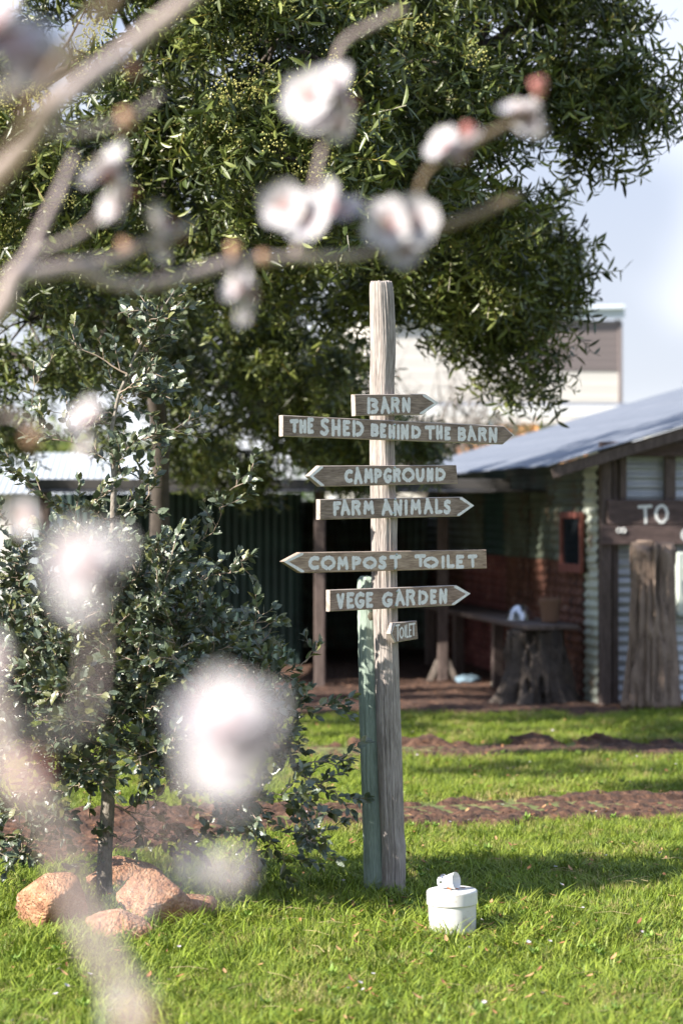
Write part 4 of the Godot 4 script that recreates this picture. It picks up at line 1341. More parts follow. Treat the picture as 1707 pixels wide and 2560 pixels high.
func green_post():
	var t := thing("green_treated_post", "shorter green treated pine post leaning against the signpost", "post", Vector3(0.131, 0, -9.50))
	var o := t.position
	var P := []
	for r in [[911, 975, 2275], [908, 972, 2100], [903, 966, 1950], [899, 962, 1800], [896, 959, 1650], [893, 957, 1500], [893, 956, 1470], [894, 955, 1450], [900, 949, 1441]]:
		var c := at((r[0] + r[1]) / 2.0, r[2], 9.50) - o
		var rx: float = (r[1] - r[0]) / 2.0 / 6044.0 * 9.50
		P.append([c, rx, rx])
	part("pole", post_mesh(P, 81, 0.05, [[4.35, 0.0, 0.95, 0.12, 0.03], [4.0, 0.3, 1.1, 0.07, 0.02]]), M.green_wood, t)
	var kn := part("knot", blob(Vector3(0.014, 0.019, 0.006), 83, 0.3, 8), mat(Color(0.09, 0.08, 0.055), 0.9), t, at(928, 1540, 9.50 - 0.047) - o)

# ==================================================================== young evergreen oak
func oak_leaf_mesh(seed_: int) -> Mesh:
	# grows along +y from its stalk, upper face towards +z, toothed rim, about 1 long
	var r := RandomNumberGenerator.new()
	r.seed = seed_
	var st := st_new()
	var prof := [0.03, 0.20, 0.31, 0.25, 0.33, 0.24, 0.24, 0.13, 0.12, 0.0]
	var ys := [0.0, 0.12, 0.27, 0.36, 0.48, 0.58, 0.70, 0.80, 0.88, 1.0]
	var cup := r.randf_range(0.10, 0.30)
	var bend := r.randf_range(-0.22, 0.06)
	var tw := r.randf_range(-0.25, 0.25)
	var rows := []
	for k in 10:
		var w: float = prof[k] * r.randf_range(0.9, 1.1)
		var z: float = bend * ys[k] * ys[k]
		var wave := r.randf_range(-0.02, 0.03)
		rows.append([Vector3(-w, ys[k], z + cup * w + tw * w * ys[k] + wave), Vector3(0, ys[k], z), Vector3(w, ys[k], z + cup * w - tw * w * ys[k] + wave)])
	for k in 9:
		quad(st, rows[k][0], rows[k][1], rows[k + 1][1], rows[k + 1][0], Vector3(0, 0, 1))
		quad(st, rows[k][1], rows[k][2], rows[k + 1][2], rows[k + 1][1], Vector3(0, 0, 1))
	return st.commit()

func oak():
	var t := thing("young_oak", "young evergreen oak with small glossy toothed leaves, left of the signpost", "tree", at(262, 2250, 9.25))
	var o := t.position
	o.y = 0
	t.position = o
	var D := 9.25
	var stem := []
	var rad := []
	var sp := [[262, 2275, 0.033], [262, 2160, 0.029], [270, 2010, 0.026], [275, 1880, 0.025], [264, 1720, 0.021], [272, 1520, 0.017], [283, 1350, 0.014], [286, 1190, 0.011], [276, 1090, 0.0085], [298, 985, 0.0065], [340, 885, 0.005], [392, 795, 0.0038], [446, 712, 0.0022]]
	for q in sp:
		stem.append(at(q[0], q[1], D) - o)
		rad.append(q[2])
	part("trunk", tube(stem, rad, 12, true, noise(211, 1.4), 0.12), M.oak_bark, t)
	var stem_at := func(py: float) -> Vector3:
		for k in sp.size() - 1:
			if py <= sp[k][1] and py >= sp[k + 1][1]:
				return stem[k].lerp(stem[k + 1], (sp[k][1] - py) / float(sp[k][1] - sp[k + 1][1]))
		return stem[0] if py > sp[0][1] else stem[-1]
	# [px, py, depth offset, leafiness] of shoot tips seen against what lies behind
	var tips := [[324, 755, 0.0, 1], [149, 835, 0.0, 1], [106, 907, 0.05, 1], [80, 1013, -0.1, 1], [396, 921, 0.1, 1], [534, 1021, -0.05, 1], [75, 1044, 0.15, 1], [402, 1079, 0.1, 1], [643, 1159, 0.0, 1], [6, 1148, 0.1, 1], [560, 1237, 0.1, 1], [-20, 1274, 0.0, 1], [534, 1331, -0.1, 1], [46, 1354, 0.2, 1], [626, 1389, 0.0, 1], [597, 1429, 0.15, 1], [683, 1520, 0.0, 1], [706, 1549, 0.2, 1], [798, 1607, 0.0, 1], [740, 1675, 0.1, 1], [861, 1762, 0.1, 1], [872, 1899, 0.05, 1], [895, 1997, 0.0, 1], [855, 2049, -0.1, 1], [758, 2158, 0.1, 1], [649, 2146, 0.2, 1], [115, 2204, 0.1, 1], [11, 2106, 0.1, 1], [-60, 1990, 0.2, 1], [-120, 1800, 0.0, 1], [-110, 1600, 0.1, 1], [-60, 1450, -0.1, 1], [60, 2150, 0.35, 1], [560, 2080, 0.3, 1], [480, 2120, -0.2, 1]]
	var env := [[740, 40], [900, 80], [1100, 120], [1250, 165], [1400, 250], [1550, 380], [1700, 490], [1850, 540], [1980, 530], [2090, 430]]
	for k in 470:
		var py := rnd(1180, 2090)
		if k > 40: py = lerpf(py, rnd(1380, 1980), 0.5)
		var hw := 100.0
		for q in env.size() - 1:
			if py >= env[q][0]: hw = lerpf(env[q][1], env[q + 1][1], clampf((py - env[q][0]) / float(env[q + 1][0] - env[q][0]), 0, 1))
		var a := rnd(0, TAU)
		var rr := hw * sqrt(rnd(0.05, 0.95))
		tips.append([275.0 + cos(a) * rr, py, sin(a) * rr * 0.00153, 1])
	for k in 110:
		tips.append([rnd(120, 440), rnd(1340, 1960), rnd(0.12, 0.55), 1])
	for k in 46:
		var sgn := -1.0 if k % 2 == 0 else 1.0
		tips.append([275.0 + sgn * rnd(120, 540), rnd(1930, 2150), rnd(-0.4, 0.5), 1])
	for k in 34:
		var py := rnd(740, 1330)
		var hw := lerpf(35.0, 160.0, (py - 740.0) / 590.0)
		tips.append([lerpf(430.0, 280.0, clampf((py - 740.0) / 330.0, 0, 1)) + rnd(-hw, hw), py, rnd(-hw, hw) * 0.00153, 1])
	tips.append([446, 712, 0.0, 2])
	var lx := [[], [], [], []]
	var lc := [[], [], [], []]
	var lm := []
	for k in 4: lm.append(oak_leaf_mesh(230 + k))
	var add_leaf := func(p: Vector3, dirn: Vector3, sz: float):
		var up := (Vector3(-0.25, 1.0, 0.25) + rdir() * 0.75).normalized()
		var y := dirn.normalized()
		var x := y.cross(up)
		if x.length() < 0.1: x = y.cross(Vector3(1, 0, 0.2))
		x = x.normalized()
		var z := x.cross(y).normalized()
		if z.dot(up) < 0:
			z = -z
			x = -x
		var b := Basis(x, y, z)
		b = Basis(y, rnd(-0.6, 0.6)) * b
		var v := rng.randi() % 4
		lx[v].append(Transform3D(b.scaled(Vector3.ONE * sz), p))
		var g := rnd(0.75, 1.25)
		var c := Color(0.075, 0.102, 0.056) * g
		if rng.randf() < 0.22: c = Color(0.115, 0.125, 0.036) * g
		lc[v].append(c)
	# every shoot springs from the nearest wood already grown
	var nodes := []
	for k in range(3, sp.size()):
		for q in 4: nodes.append([(stem[k - 1] as Vector3).lerp(stem[k], q / 4.0), lerpf(rad[k - 1], rad[k], q / 4.0)])
	var axis_gap := func(tp: Array) -> float:
		return Vector2((tp[0] - 275.0) * 0.00153, tp[2]).length() + (0.0 if tp[1] > 1000 else 0.25)
	tips.sort_custom(func(p, q): return axis_gap.call(p) < axis_gap.call(q))
	for tp in tips:
		var tip := at(tp[0], tp[1], D - tp[2]) - o
		var best := 0
		var bd := 99.0
		for k in nodes.size():
			var v: Vector3 = tip - nodes[k][0]
			var want := 0.45 if tp[1] < 1650 else (0.1 if tp[1] < 1850 else -0.35)
			var l := v.length()
			if l < 0.07: continue
			var cost := l * (1.0 + 1.3 * absf(v.y / l - want))
			if cost < bd:
				bd = cost
				best = k
		var p0: Vector3 = nodes[best][0]
		if tp[3] == 2: p0 = stem[9]
		var L := p0.distance_to(tip)
		var mid := p0.lerp(tip, 0.5) + Vector3(0, (-0.05 if tp[1] < 1850 else 0.09) * L, 0) + rdir() * 0.07 * L
		var pts := []
		var rr := []
		var n := 9
		var r0: float = minf(clampf(0.0028 + 0.007 * L, 0.0025, 0.010), nodes[best][1] * 0.75)
		for k in n:
			var f := k / (n - 1.0)
			pts.append(p0 * (1 - f) * (1 - f) + mid * 2 * f * (1 - f) + tip * f * f + rdir() * 0.008 * sin(f * PI))
			rr.append(lerpf(r0, 0.0012, pow(f, 0.8)))
			if k > 1: nodes.append([pts[-1], rr[-1] + 0.0008])
		var ms := [tube(pts, rr, 6, false)]
		var along := func(f: float) -> Vector3:
			var q := f * (n - 1)
			var i := mini(int(q), n - 2)
			return (pts[i] as Vector3).lerp(pts[i + 1], q - i)
		# side shoots
		var shoots := []
		var nt := int(clampf(L / 0.058, 2, 11))
		for k in nt:
			var f := 0.12 + 0.82 * (k + rng.randf() * 0.7) / nt
			var b: Vector3 = along.call(f)
			var dr: Vector3 = (along.call(minf(f + 0.05, 1.0)) - b).normalized()
			var sd := dr.cross(rdir()).normalized()
			var l := rnd(0.06, 0.17) * (1.15 - 0.5 * f)
			var e := b + (dr * 0.75 + sd * 0.85 + Vector3(0, 0.30, 0)).normalized() * l
			shoots.append([b, b.lerp(e, 0.5) + rdir() * 0.012, e])
			ms.append(tube(shoots[-1], [0.0024, 0.0018, 0.001], 4, false))
		shoots.append([along.call(0.62), along.call(0.82), tip])
		part("branch", join(ms), M.oak_twig, t)
		for s in shoots:
			var sl: float = (s[0] as Vector3).distance_to(s[2])
			var nl := int(clampf(sl / 0.0165, 4, 13))
			var ph := rnd(0, TAU)
			for k in nl:
				var f := 0.15 + 0.85 * (k + rng.randf() * 0.5) / nl
				var p: Vector3 = (s[0] as Vector3).lerp(s[1], f * 2) if f < 0.5 else (s[1] as Vector3).lerp(s[2], f * 2 - 1)
				var dr: Vector3 = (s[2] - s[0]).normalized()
				var sd := dr.cross(Vector3(0.3, 1, 0.2)).normalized()
				sd = sd.rotated(dr, ph + k * 2.4)
				add_leaf.call(p, dr * rnd(0.5, 1.0) + sd * rnd(0.5, 1.0) + Vector3(0, 0.15, 0), rnd(0.030, 0.050))
			for k in 3:
				add_leaf.call(s[2], (s[2] - s[0]).normalized() + rdir() * 0.55, rnd(0.026, 0.045))
	var order := []
	for v in 4:
		for k in lx[v].size(): order.append([lx[v][k].origin.z, v, k])
	order.sort_custom(func(p, q): return p[0] > q[0])
	var single := {}
	for k in mini(300, order.size()): single["%d_%d" % [order[k][1], order[k][2]]] = true
	var ma := leafy(Color(0.075, 0.102, 0.056), 0.43, 0.10, 1.0)
	var mb := leafy(Color(0.115, 0.125, 0.036), 0.43, 0.10, 1.0)
	for v in 4:
		var rx := []
		var rc := []
		for k in lx[v].size():
			if single.has("%d_%d" % [v, k]):
				var l := part("leaf", lm[v], mb if lc[v][k].r > 0.08 else ma, t)
				l.transform = lx[v][k]
			else:
				rx.append(lx[v][k])
				rc.append(lc[v][k])
		spread("leaves", lm[v], M.oak_leaf, t, rx, rc)

# ==================================================================== stones, canister
func stones():
	var m := bump(mat(Color.WHITE, 0.9, 0, ramp_texture(271, 256, 0.02, [[0.0, Color(0.10, 0.05, 0.03)], [0.35, Color(0.28, 0.13, 0.07)], [0.65, Color(0.42, 0.22, 0.115)], [0.85, Color(0.50, 0.31, 0.20)], [1.0, Color(0.52, 0.43, 0.33)]], 0.6, 0.09), Vector3(4, 4, 4), true), gray_texture(272, 256, 0.06), 1.2)
	# [px, py of the foot, distance, radii, turn, seed, label]
	var S := [
		[140, 2322, 8.72, Vector3(0.135, 0.165, 0.12), 0.3, 281, "tall rounded orange stone, leftmost of the ring at the oak's foot"],
		[300, 2345, 8.50, Vector3(0.135, 0.078, 0.10), 0.1, 283, "low flat-topped orange stone, foremost at the oak's foot"],
		[395, 2318, 8.80, Vector3(0.165, 0.15, 0.13), -0.4, 285, "broad ochre stone right of the oak trunk, largest of the ring"],
		[490, 2300, 8.95, Vector3(0.10, 0.075, 0.09), 0.8, 287, "small reddish stone at the right end of the ring"],
		[330, 2215, 9.55, Vector3(0.15, 0.10, 0.12), 0.5, 289, "orange stone lying behind the oak trunk"],
	]
	for s in S:
		var p := at(s[0], s[1], s[2])
		p.y = 0
		var o := part("garden_stone", blob(s[3] * Vector3(1.18, 0.90, 1.18), s[5], 0.26, 26, 0.9, 0.9), m, self, p + Vector3(0, s[3].y * 0.52, 0), Vector3(0, s[4], 0))
		tag(o, s[6], "stone", "stones ringing the oak")

func canister():
	var p := at(1131, 2316, 8.62)
	p.y = 0.004
	var t := thing("white_canister", "round white canister with a lid standing on the grass right of the signpost", "canister", p, 0.4)
	t.rotation.z = 0.02
	var wh := bump(mat(Color.WHITE, 0.42, 0, ramp_texture(261, 256, 0.01, [[0.0, Color(0.34, 0.28, 0.20)], [0.14, Color(0.55, 0.50, 0.42)], [0.30, Color(0.67, 0.66, 0.62)], [1.0, Color(0.73, 0.73, 0.71)]], 0.3), Vector3(4, 4, 4), true), gray_texture(262, 128, 0.03), 0.03)
	part("body", lathe([Vector2(0, 0), Vector2(0.078, 0), Vector2(0.083, 0.004), Vector2(0.0835, 0.012), Vector2(0.0855, 0.105), Vector2(0.0855, 0.108), Vector2(0, 0.108)], 64), wh, t)
	var lid := part("lid", lathe([Vector2(0.0815, 0.101), Vector2(0.0895, 0.100), Vector2(0.0905, 0.102), Vector2(0.0905, 0.142), Vector2(0.089, 0.147), Vector2(0.086, 0.150), Vector2(0.081, 0.1515), Vector2(0, 0.1520)], 64), wh, t)
	var cup := thing("enamel_cup", "small glossy white cup lying on its side on the canister lid", "cup", p + Vector3(-0.022, 0.152, 0.006), -0.55)
	var gl := mat(Color(0.78, 0.78, 0.78), 0.12)
	gl.clearcoat_enabled = true
	var c1 := part("shell", lathe([Vector2(0, -0.030), Vector2(0.016, -0.030), Vector2(0.020, -0.027), Vector2(0.0215, -0.020), Vector2(0.022, 0.004), Vector2(0.027, 0.018), Vector2(0.0305, 0.036), Vector2(0.0312, 0.040), Vector2(0.0300, 0.040), Vector2(0.026, 0.022), Vector2(0.019, 0.004), Vector2(0.0, 0.0)], 36), gl, cup, Vector3(0.0, 0.0265, 0), Vector3(0, 0, -PI / 2 + 0.16))
	part("band", lathe([Vector2(0.0225, -0.006), Vector2(0.0245, -0.004), Vector2(0.0245, 0.004), Vector2(0.0225, 0.006)], 32), M.steel, cup, Vector3(-0.012, 0.0285, 0), Vector3(0, 0, -PI / 2 + 0.16))
	var lf := [[Vector3(-0.012, 0.1535, 0.044), 0.2], [Vector3(0.024, 0.1535, 0.028), 1.4], [Vector3(0.048, 0.1535, -0.012), 2.2]]
	for k in 3:
		var leaf := part("fallen_leaf", leaf_mesh(0.034, 0.012, 0.35), mat(Color(0.42, 0.14, 0.05), 0.7), self, p + lf[k][0], Vector3(-PI / 2 + 0.15, lf[k][1], 0))
		tag(leaf, ["orange-brown dry leaf on the canister lid in front of the cup", "curled orange dry leaf on the lid under the rim of the cup", "small dark dry leaf on the lid right of the cup"][k], "leaf", "dry leaves on the canister lid")

func leaf_mesh(l: float, w: float, curl: float) -> Mesh:
	var rows := []
	var uvs := []
	for k in 7:
		var f := k / 6.0
		var ww := w * sin(PI * pow(f, 0.8)) * 0.5 + 0.0004
		var z := curl * l * (f - 0.5) * (f - 0.5)
		rows.append([Vector3(-ww, l * f, z + ww * 0.4), Vector3(0, l * f, z), Vector3(ww, l * f, z + ww * 0.4)])
		uvs.append([Vector2(0, f), Vector2(0.5, f), Vector2(1, f)])
	return grid_mesh(rows, uvs)

func shed_yard():
	# bare brown yard before the shed
	var rows := []
	var uvs := []
	var nz := noise(921, 1.0, 4)
	for r in 220:
		var row := []
		var ur := []
		for c in 160:
			var x := -3.6 + c * 0.04
			var d := 17.2 + r * 0.045
			var b := bare(x, d)
			var h := 0.014 * nz.get_noise_2d(x * 8.0, d * 8.0) + 0.01 * nz.get_noise_2d(x * 22.0, d * 22.0)
			h = lerpf(-0.06, h + 0.014, smoothstep(-0.15, 0.12, b)) if d > 16.9 else -0.06
			row.append(Vector3(x, h, -d))
			ur.append(Vector2(x, d))
		rows.append(row)
		uvs.append(ur)
	part("yard", grid_mesh(rows, uvs), M.soil, self).set_meta("kind", "structure")
	var rag := part("blue_rag", blob(Vector3(0.11, 0.045, 0.08), 931, 0.5, 14, 1.4), mat(Color(0.16, 0.24, 0.30), 0.8), self, Vector3(1.11, 0.035, -21.1))
	tag(rag, "crumpled blue-grey rag on the bare yard beside the timber post", "rag")
	var rk := part("yard_stone", blob(Vector3(0.075, 0.055, 0.07), 933, 0.35, 12, 1.0, 0.8), mat(Color(0.42, 0.40, 0.31), 0.9), self, Vector3(1.33, 0.035, -20.6))
	tag(rk, "pale stone on the bare yard below the bench", "stone")

# ==================================================================== grass and litter
func tuft(seed_: int, n: int, h0: float, h1: float, sprd: float, w: float) -> Mesh:
	var r := RandomNumberGenerator.new()
	r.seed = seed_
	var st := st_new()
	for k in n:
		var a := r.randf_range(0, TAU)
		var root := Vector3(r.randf_range(-1, 1), 0, r.randf_range(-1, 1)) * sprd
		var h := r.randf_range(h0, h1)
		var ln := Vector3(cos(a), 0, sin(a)) * h * r.randf_range(0.2, 1.35)
		var side := Vector3(-sin(a + r.randf_range(-0.8, 0.8)), 0, cos(a)).normalized() * w * r.randf_range(0.6, 1.2)
		var p1 := root + Vector3(0, h * 0.55, 0) + ln * 0.3
		var p2 := root + Vector3(0, h * r.randf_range(0.75, 1.0), 0) + ln
		var nn := side.cross(Vector3.UP)
		st.set_color(Color(1, 1, 1) * r.randf_range(0.75, 1.25))
		quad(st, root - side, root + side, p1 + side * 0.8, p1 - side * 0.8, nn)
		tri(st, p1 - side * 0.8, p1 + side * 0.8, p2, nn)
	return st.commit()

func grass():
	var short_ := []
	var long_ := []
	for k in 4:
		short_.append(tuft(940 + k, 12, 0.016, 0.055, 0.035, 0.0019))
		long_.append(tuft(950 + k, 16, 0.045, 0.13, 0.04, 0.0030))
	var fz := noise(961, 0.9, 3)
	var keep := [[0.2025, 9.44, 0.05], [0.131, 9.50, 0.05], [0.396, 8.62, 0.088], [-1.03, 8.72, 0.12], [-0.78, 8.5, 0.11], [-0.67, 8.8, 0.14]]
	var sx := [[], [], [], []]
	var sc := [[], [], [], []]
	var gx := [[], [], [], []]
	var gc := [[], [], [], []]
	var base := [Color(0.20, 0.27, 0.030), Color(0.25, 0.31, 0.042), Color(0.14, 0.205, 0.028), Color(0.30, 0.30, 0.085)]
	for k in 78000:
		var d := 5.6 + 13.1 * pow(rng.randf(), 1.2)
		var hw := 0.15 * d + 1.5
		var x := rnd(-hw, hw)
		if bare(x, d) > rnd(-0.12, 0.10) - 0.03: continue
		var skip := false
		for q in keep:
			if Vector2(x - q[0], d - q[1]).length() < q[2]: skip = true
		if Vector2((x - 0.36) * 0.8, d - 9.05).length() < 0.26 + 0.2 * ez.get_noise_2d(x * 4.0, d * 4.0) and rng.randf() < 0.72: skip = true
		if Vector2((x + 0.62) * 0.7, d - 8.85).length() < 0.36 + 0.2 * ez.get_noise_2d(x * 4.0, d * 4.0) and rng.randf() < 0.6: skip = true
		if skip: continue
		var tone := fz.get_noise_2d(x, d)
		var v := rng.randi() % 4
		var b := Basis(Vector3.UP, rnd(0, TAU)).rotated(rdir(), rnd(0, 0.18))
		var c: Color = base[mini(3, int(absf(tone) * 2.0 + rng.randf() * 2.6))]
		if fz.get_noise_2d(x * 2.3 + 70.0, d * 2.3) > 0.22 and rng.randf() < 0.45: c = Color(0.33, 0.29, 0.11)
		c = c * rnd(0.8, 1.2)
		var y := 0.02 * gz.get_noise_2d(x, d) - 0.012
		sx[v].append(Transform3D(b.scaled(Vector3(1, rnd(0.8, 1.3) * (1.0 + 0.5 * tone), 1)), Vector3(x, y, -d)))
		sc[v].append(c)
	for k in 22000:
		var d := 5.7 + 11.9 * pow(rng.randf(), 1.5)
		var hw := 0.15 * d + 1.4
		var x := rnd(-hw, hw)
		# longer grass round the posts, the canister and the stones
		var near := 99.0
		for q in keep: near = minf(near, Vector2(x - q[0], d - q[1]).length() - q[2])
		if near < 0.0 or bare(x, d) > -0.05: continue
		var want := exp(-near * 2.6) + 0.30 + 0.45 * smoothstep(0.15, 0.5, fz.get_noise_2d(x * 1.7 + 30, d * 1.7))
		if d > 11.0: want *= 0.35
		if rng.randf() > want: continue
		var v := rng.randi() % 4
		var b := Basis(Vector3.UP, rnd(0, TAU)).rotated(rdir(), rnd(0, 0.25))
		var c: Color = base[rng.randi() % 3] * rnd(0.75, 1.15)
		var s := rnd(0.55, 1.0)
		if d > 7.0 and near > 0.5: s *= 0.75
		gx[v].append(Transform3D(b.scaled(Vector3(1, s, 1)), Vector3(x, 0.02 * gz.get_noise_2d(x, d) - 0.012, -d)))
		gc[v].append(c)
	for v in 4:
		tag(spread("lawn_grass", short_[v], M.blade, self, sx[v], sc[v]), "short green lawn grass covering the ground", "grass", "lawn grass", "stuff")
	for v in 4:
		tag(spread("tall_grass", long_[v], M.blade, self, gx[v], gc[v]), "longer grass blades round the posts, stones and canister", "grass", "tall grass", "stuff")

func weeds():
	# small broad-leaved rosettes and clover among the grass
	var ms := []
	for k in 9:
		var lf := leaf_mesh(0.030 + 0.004 * (k % 3), 0.016, -0.6)
		var st := st_new()
		st.append_from(lf, 0, Transform3D(Basis(Vector3.UP, k * 2.4) * Basis(Vector3.RIGHT, 0.75 + 0.15 * (k % 4)), Vector3(0, 0.012 + 0.002 * k, 0)))
		ms.append(st.commit())
	var rosette := join(ms)
	var xf := []
	var cc := []
	for k in 420:
		var d := 6.6 + 9.0 * pow(rng.randf(), 1.4)
		var x := rnd(-0.15 * d - 0.2, 0.15 * d + 0.2)
		if ez.get_noise_2d(x * 0.9 + 40.0, d * 0.9) < 0.05 or bare(x, d) > 0.05: continue
		xf.append(Transform3D(Basis(Vector3.UP, rnd(0, TAU)).scaled(Vector3.ONE * rnd(0.4, 0.9)), Vector3(x, 0.012, -d)))
		cc.append(Color(0.17, 0.26, 0.05) * rnd(0.7, 1.3))
	tag(spread("lawn_weeds", rosette, M.blade, self, xf, cc), "low broad-leaved weeds scattered through the lawn", "weeds", "", "stuff")

func litter():
	# dry stalks, brown leaves and fallen white petals
	var xf := []
	var cc := []
	var leaf := leaf_mesh(0.04, 0.013, 0.5)
	for k in 1300:
		var d := 6.8 + 13.5 * pow(rng.randf(), 1.2)
		var x := rnd(-0.15 * d - 0.2, 0.15 * d + 0.2)
		if k < 150:
			var a := rnd(0, TAU)
			var r := 0.10 + 0.28 * rng.randf()
			x = 0.33 + cos(a) * r * 1.3
			d = 8.75 + sin(a) * r * 1.5
		var y := rnd(0.012, 0.04) if bare(x, d) < 0 else 0.02
		xf.append(Transform3D(Basis(Vector3.UP, rnd(0, TAU)) * Basis(Vector3.RIGHT, -PI / 2 + rnd(-0.5, 0.5)).scaled(Vector3.ONE * rnd(0.5, 1.1)), Vector3(x, y, -d)))
		cc.append([Color(0.32, 0.15, 0.06), Color(0.42, 0.24, 0.11), Color(0.22, 0.09, 0.045)][rng.randi() % 3])
	tag(spread("leaf_litter", leaf, M.dry, self, xf, cc), "scattered brown dry leaves lying in the grass", "leaves", "", "stuff")
	var xs := []
	var cs := []
	var stalk := tube([Vector3(-0.07, 0, 0), Vector3(0, 0.008, 0.004), Vector3(0.07, 0, 0)], [0.0011, 0.0010, 0.0006], 4, false)
	for k in 330:
		var d := 6.8 + 11.0 * pow(rng.randf(), 1.4)
		var x := rnd(-0.15 * d, 0.15 * d)
		if k < 70:
			x = -0.55 + rnd(-0.45, 0.55)
			d = 8.65 + rnd(-0.3, 0.45)
		xs.append(Transform3D(Basis(Vector3.UP, rnd(0, TAU)).rotated(Vector3.RIGHT, rnd(-0.3, 0.3)).scaled(Vector3.ONE * rnd(0.35, 0.95)), Vector3(x, rnd(0.012, 0.045), -d)))
		cs.append(Color(0.48, 0.38, 0.20) * rnd(0.7, 1.1))
	tag(spread("dry_stalks", stalk, M.dry, self, xs, cs), "pale dry grass stalks among the green grass", "stalks", "", "stuff")
	var pf := []
	var pet := leaf_mesh(0.016, 0.014, 0.8)
	for k in 110:
		var d := 6.8 + 10.0 * pow(rng.randf(), 1.2)
		pf.append(Transform3D(Basis(Vector3.UP, rnd(0, TAU)) * Basis(Vector3.RIGHT, -PI / 2 + rnd(-0.6, 0.6)).scaled(Vector3.ONE * rnd(0.8, 1.3)), Vector3(rnd(-0.15 * d, 0.15 * d), rnd(0.035, 0.055), -d)))
	tag(spread("fallen_petals", pet, M.petal, self, pf), "white fallen petals scattered over grass and track", "petals", "", "stuff")

# ==================================================================== almond tree in blossom, close to the lens
func petal_mesh(seed_: int) -> Mesh:
	# five cupped, notched petals; opens along +y, radius about 1
	var r := RandomNumberGenerator.new()
	r.seed = seed_
	var ms := []
	for k in 5:
		var a := TAU * k / 5.0 + r.randf_range(-0.12, 0.12)
		var out := Vector3(cos(a), 0, sin(a))
		var sd := Vector3(-sin(a), 0, cos(a))
		var lift := r.randf_range(0.15, 0.65)
		var rows := []
		var uvs := []
		for q in 8:
			var f := q / 7.0
			var w := 0.12 + 0.56 * sin(PI * clampf(f * 0.82 + 0.05, 0, 1))
			var row := []
			var ur := []
			for s in 5:
				var g := s / 2.0 - 1.0
				var l := 0.08 + 0.92 * f - (0.10 * (1.0 - absf(g)) if q == 7 else 0.0)
				row.append(out * l * cos(lift * f * 0.9) + sd * w * g + Vector3(0, l * sin(lift) * 0.8 + 0.12 * g * g * f + r.randf_range(-0.015, 0.015), 0))
				ur.append(Vector2(s / 4.0, f))
			rows.append(row)
			uvs.append(ur)
		ms.append(grid_mesh(rows, uvs))
	return join(ms)

func bud_mesh(s: float) -> Mesh:
	# a pointed bud in overlapping scales
	var ms := []
	for k in 7:
		var a := k * 2.4
		var q := Basis(Vector3.UP, a) * Basis(Vector3.RIGHT, 0.28 + 0.05 * (k % 3))
		var sc := blob(Vector3(0.36, 0.9 - 0.06 * k, 0.2) * s, 996, 0.1, 7)
		var st := st_new()
		st.append_from(sc, 0, Transform3D(q, q * Vector3(0, 0.1 * k * s * 0.3, 0.30 * s)))
		ms.append(st.commit())
	return join(ms)

func stamen_mesh(seed_: int) -> Mesh:
	var r := RandomNumberGenerator.new()
	r.seed = seed_
	var ms := []
	for k in 14:
		var d := Vector3(r.randf_range(-0.5, 0.5), 1, r.randf_range(-0.5, 0.5)).normalized() * r.randf_range(0.35, 0.6)
		ms.append(tube([Vector3.ZERO, d], [0.012, 0.01], 4, false))
		ms.append(tube([d, d * 1.08], [0.035, 0.03], 5))
	return join(ms)

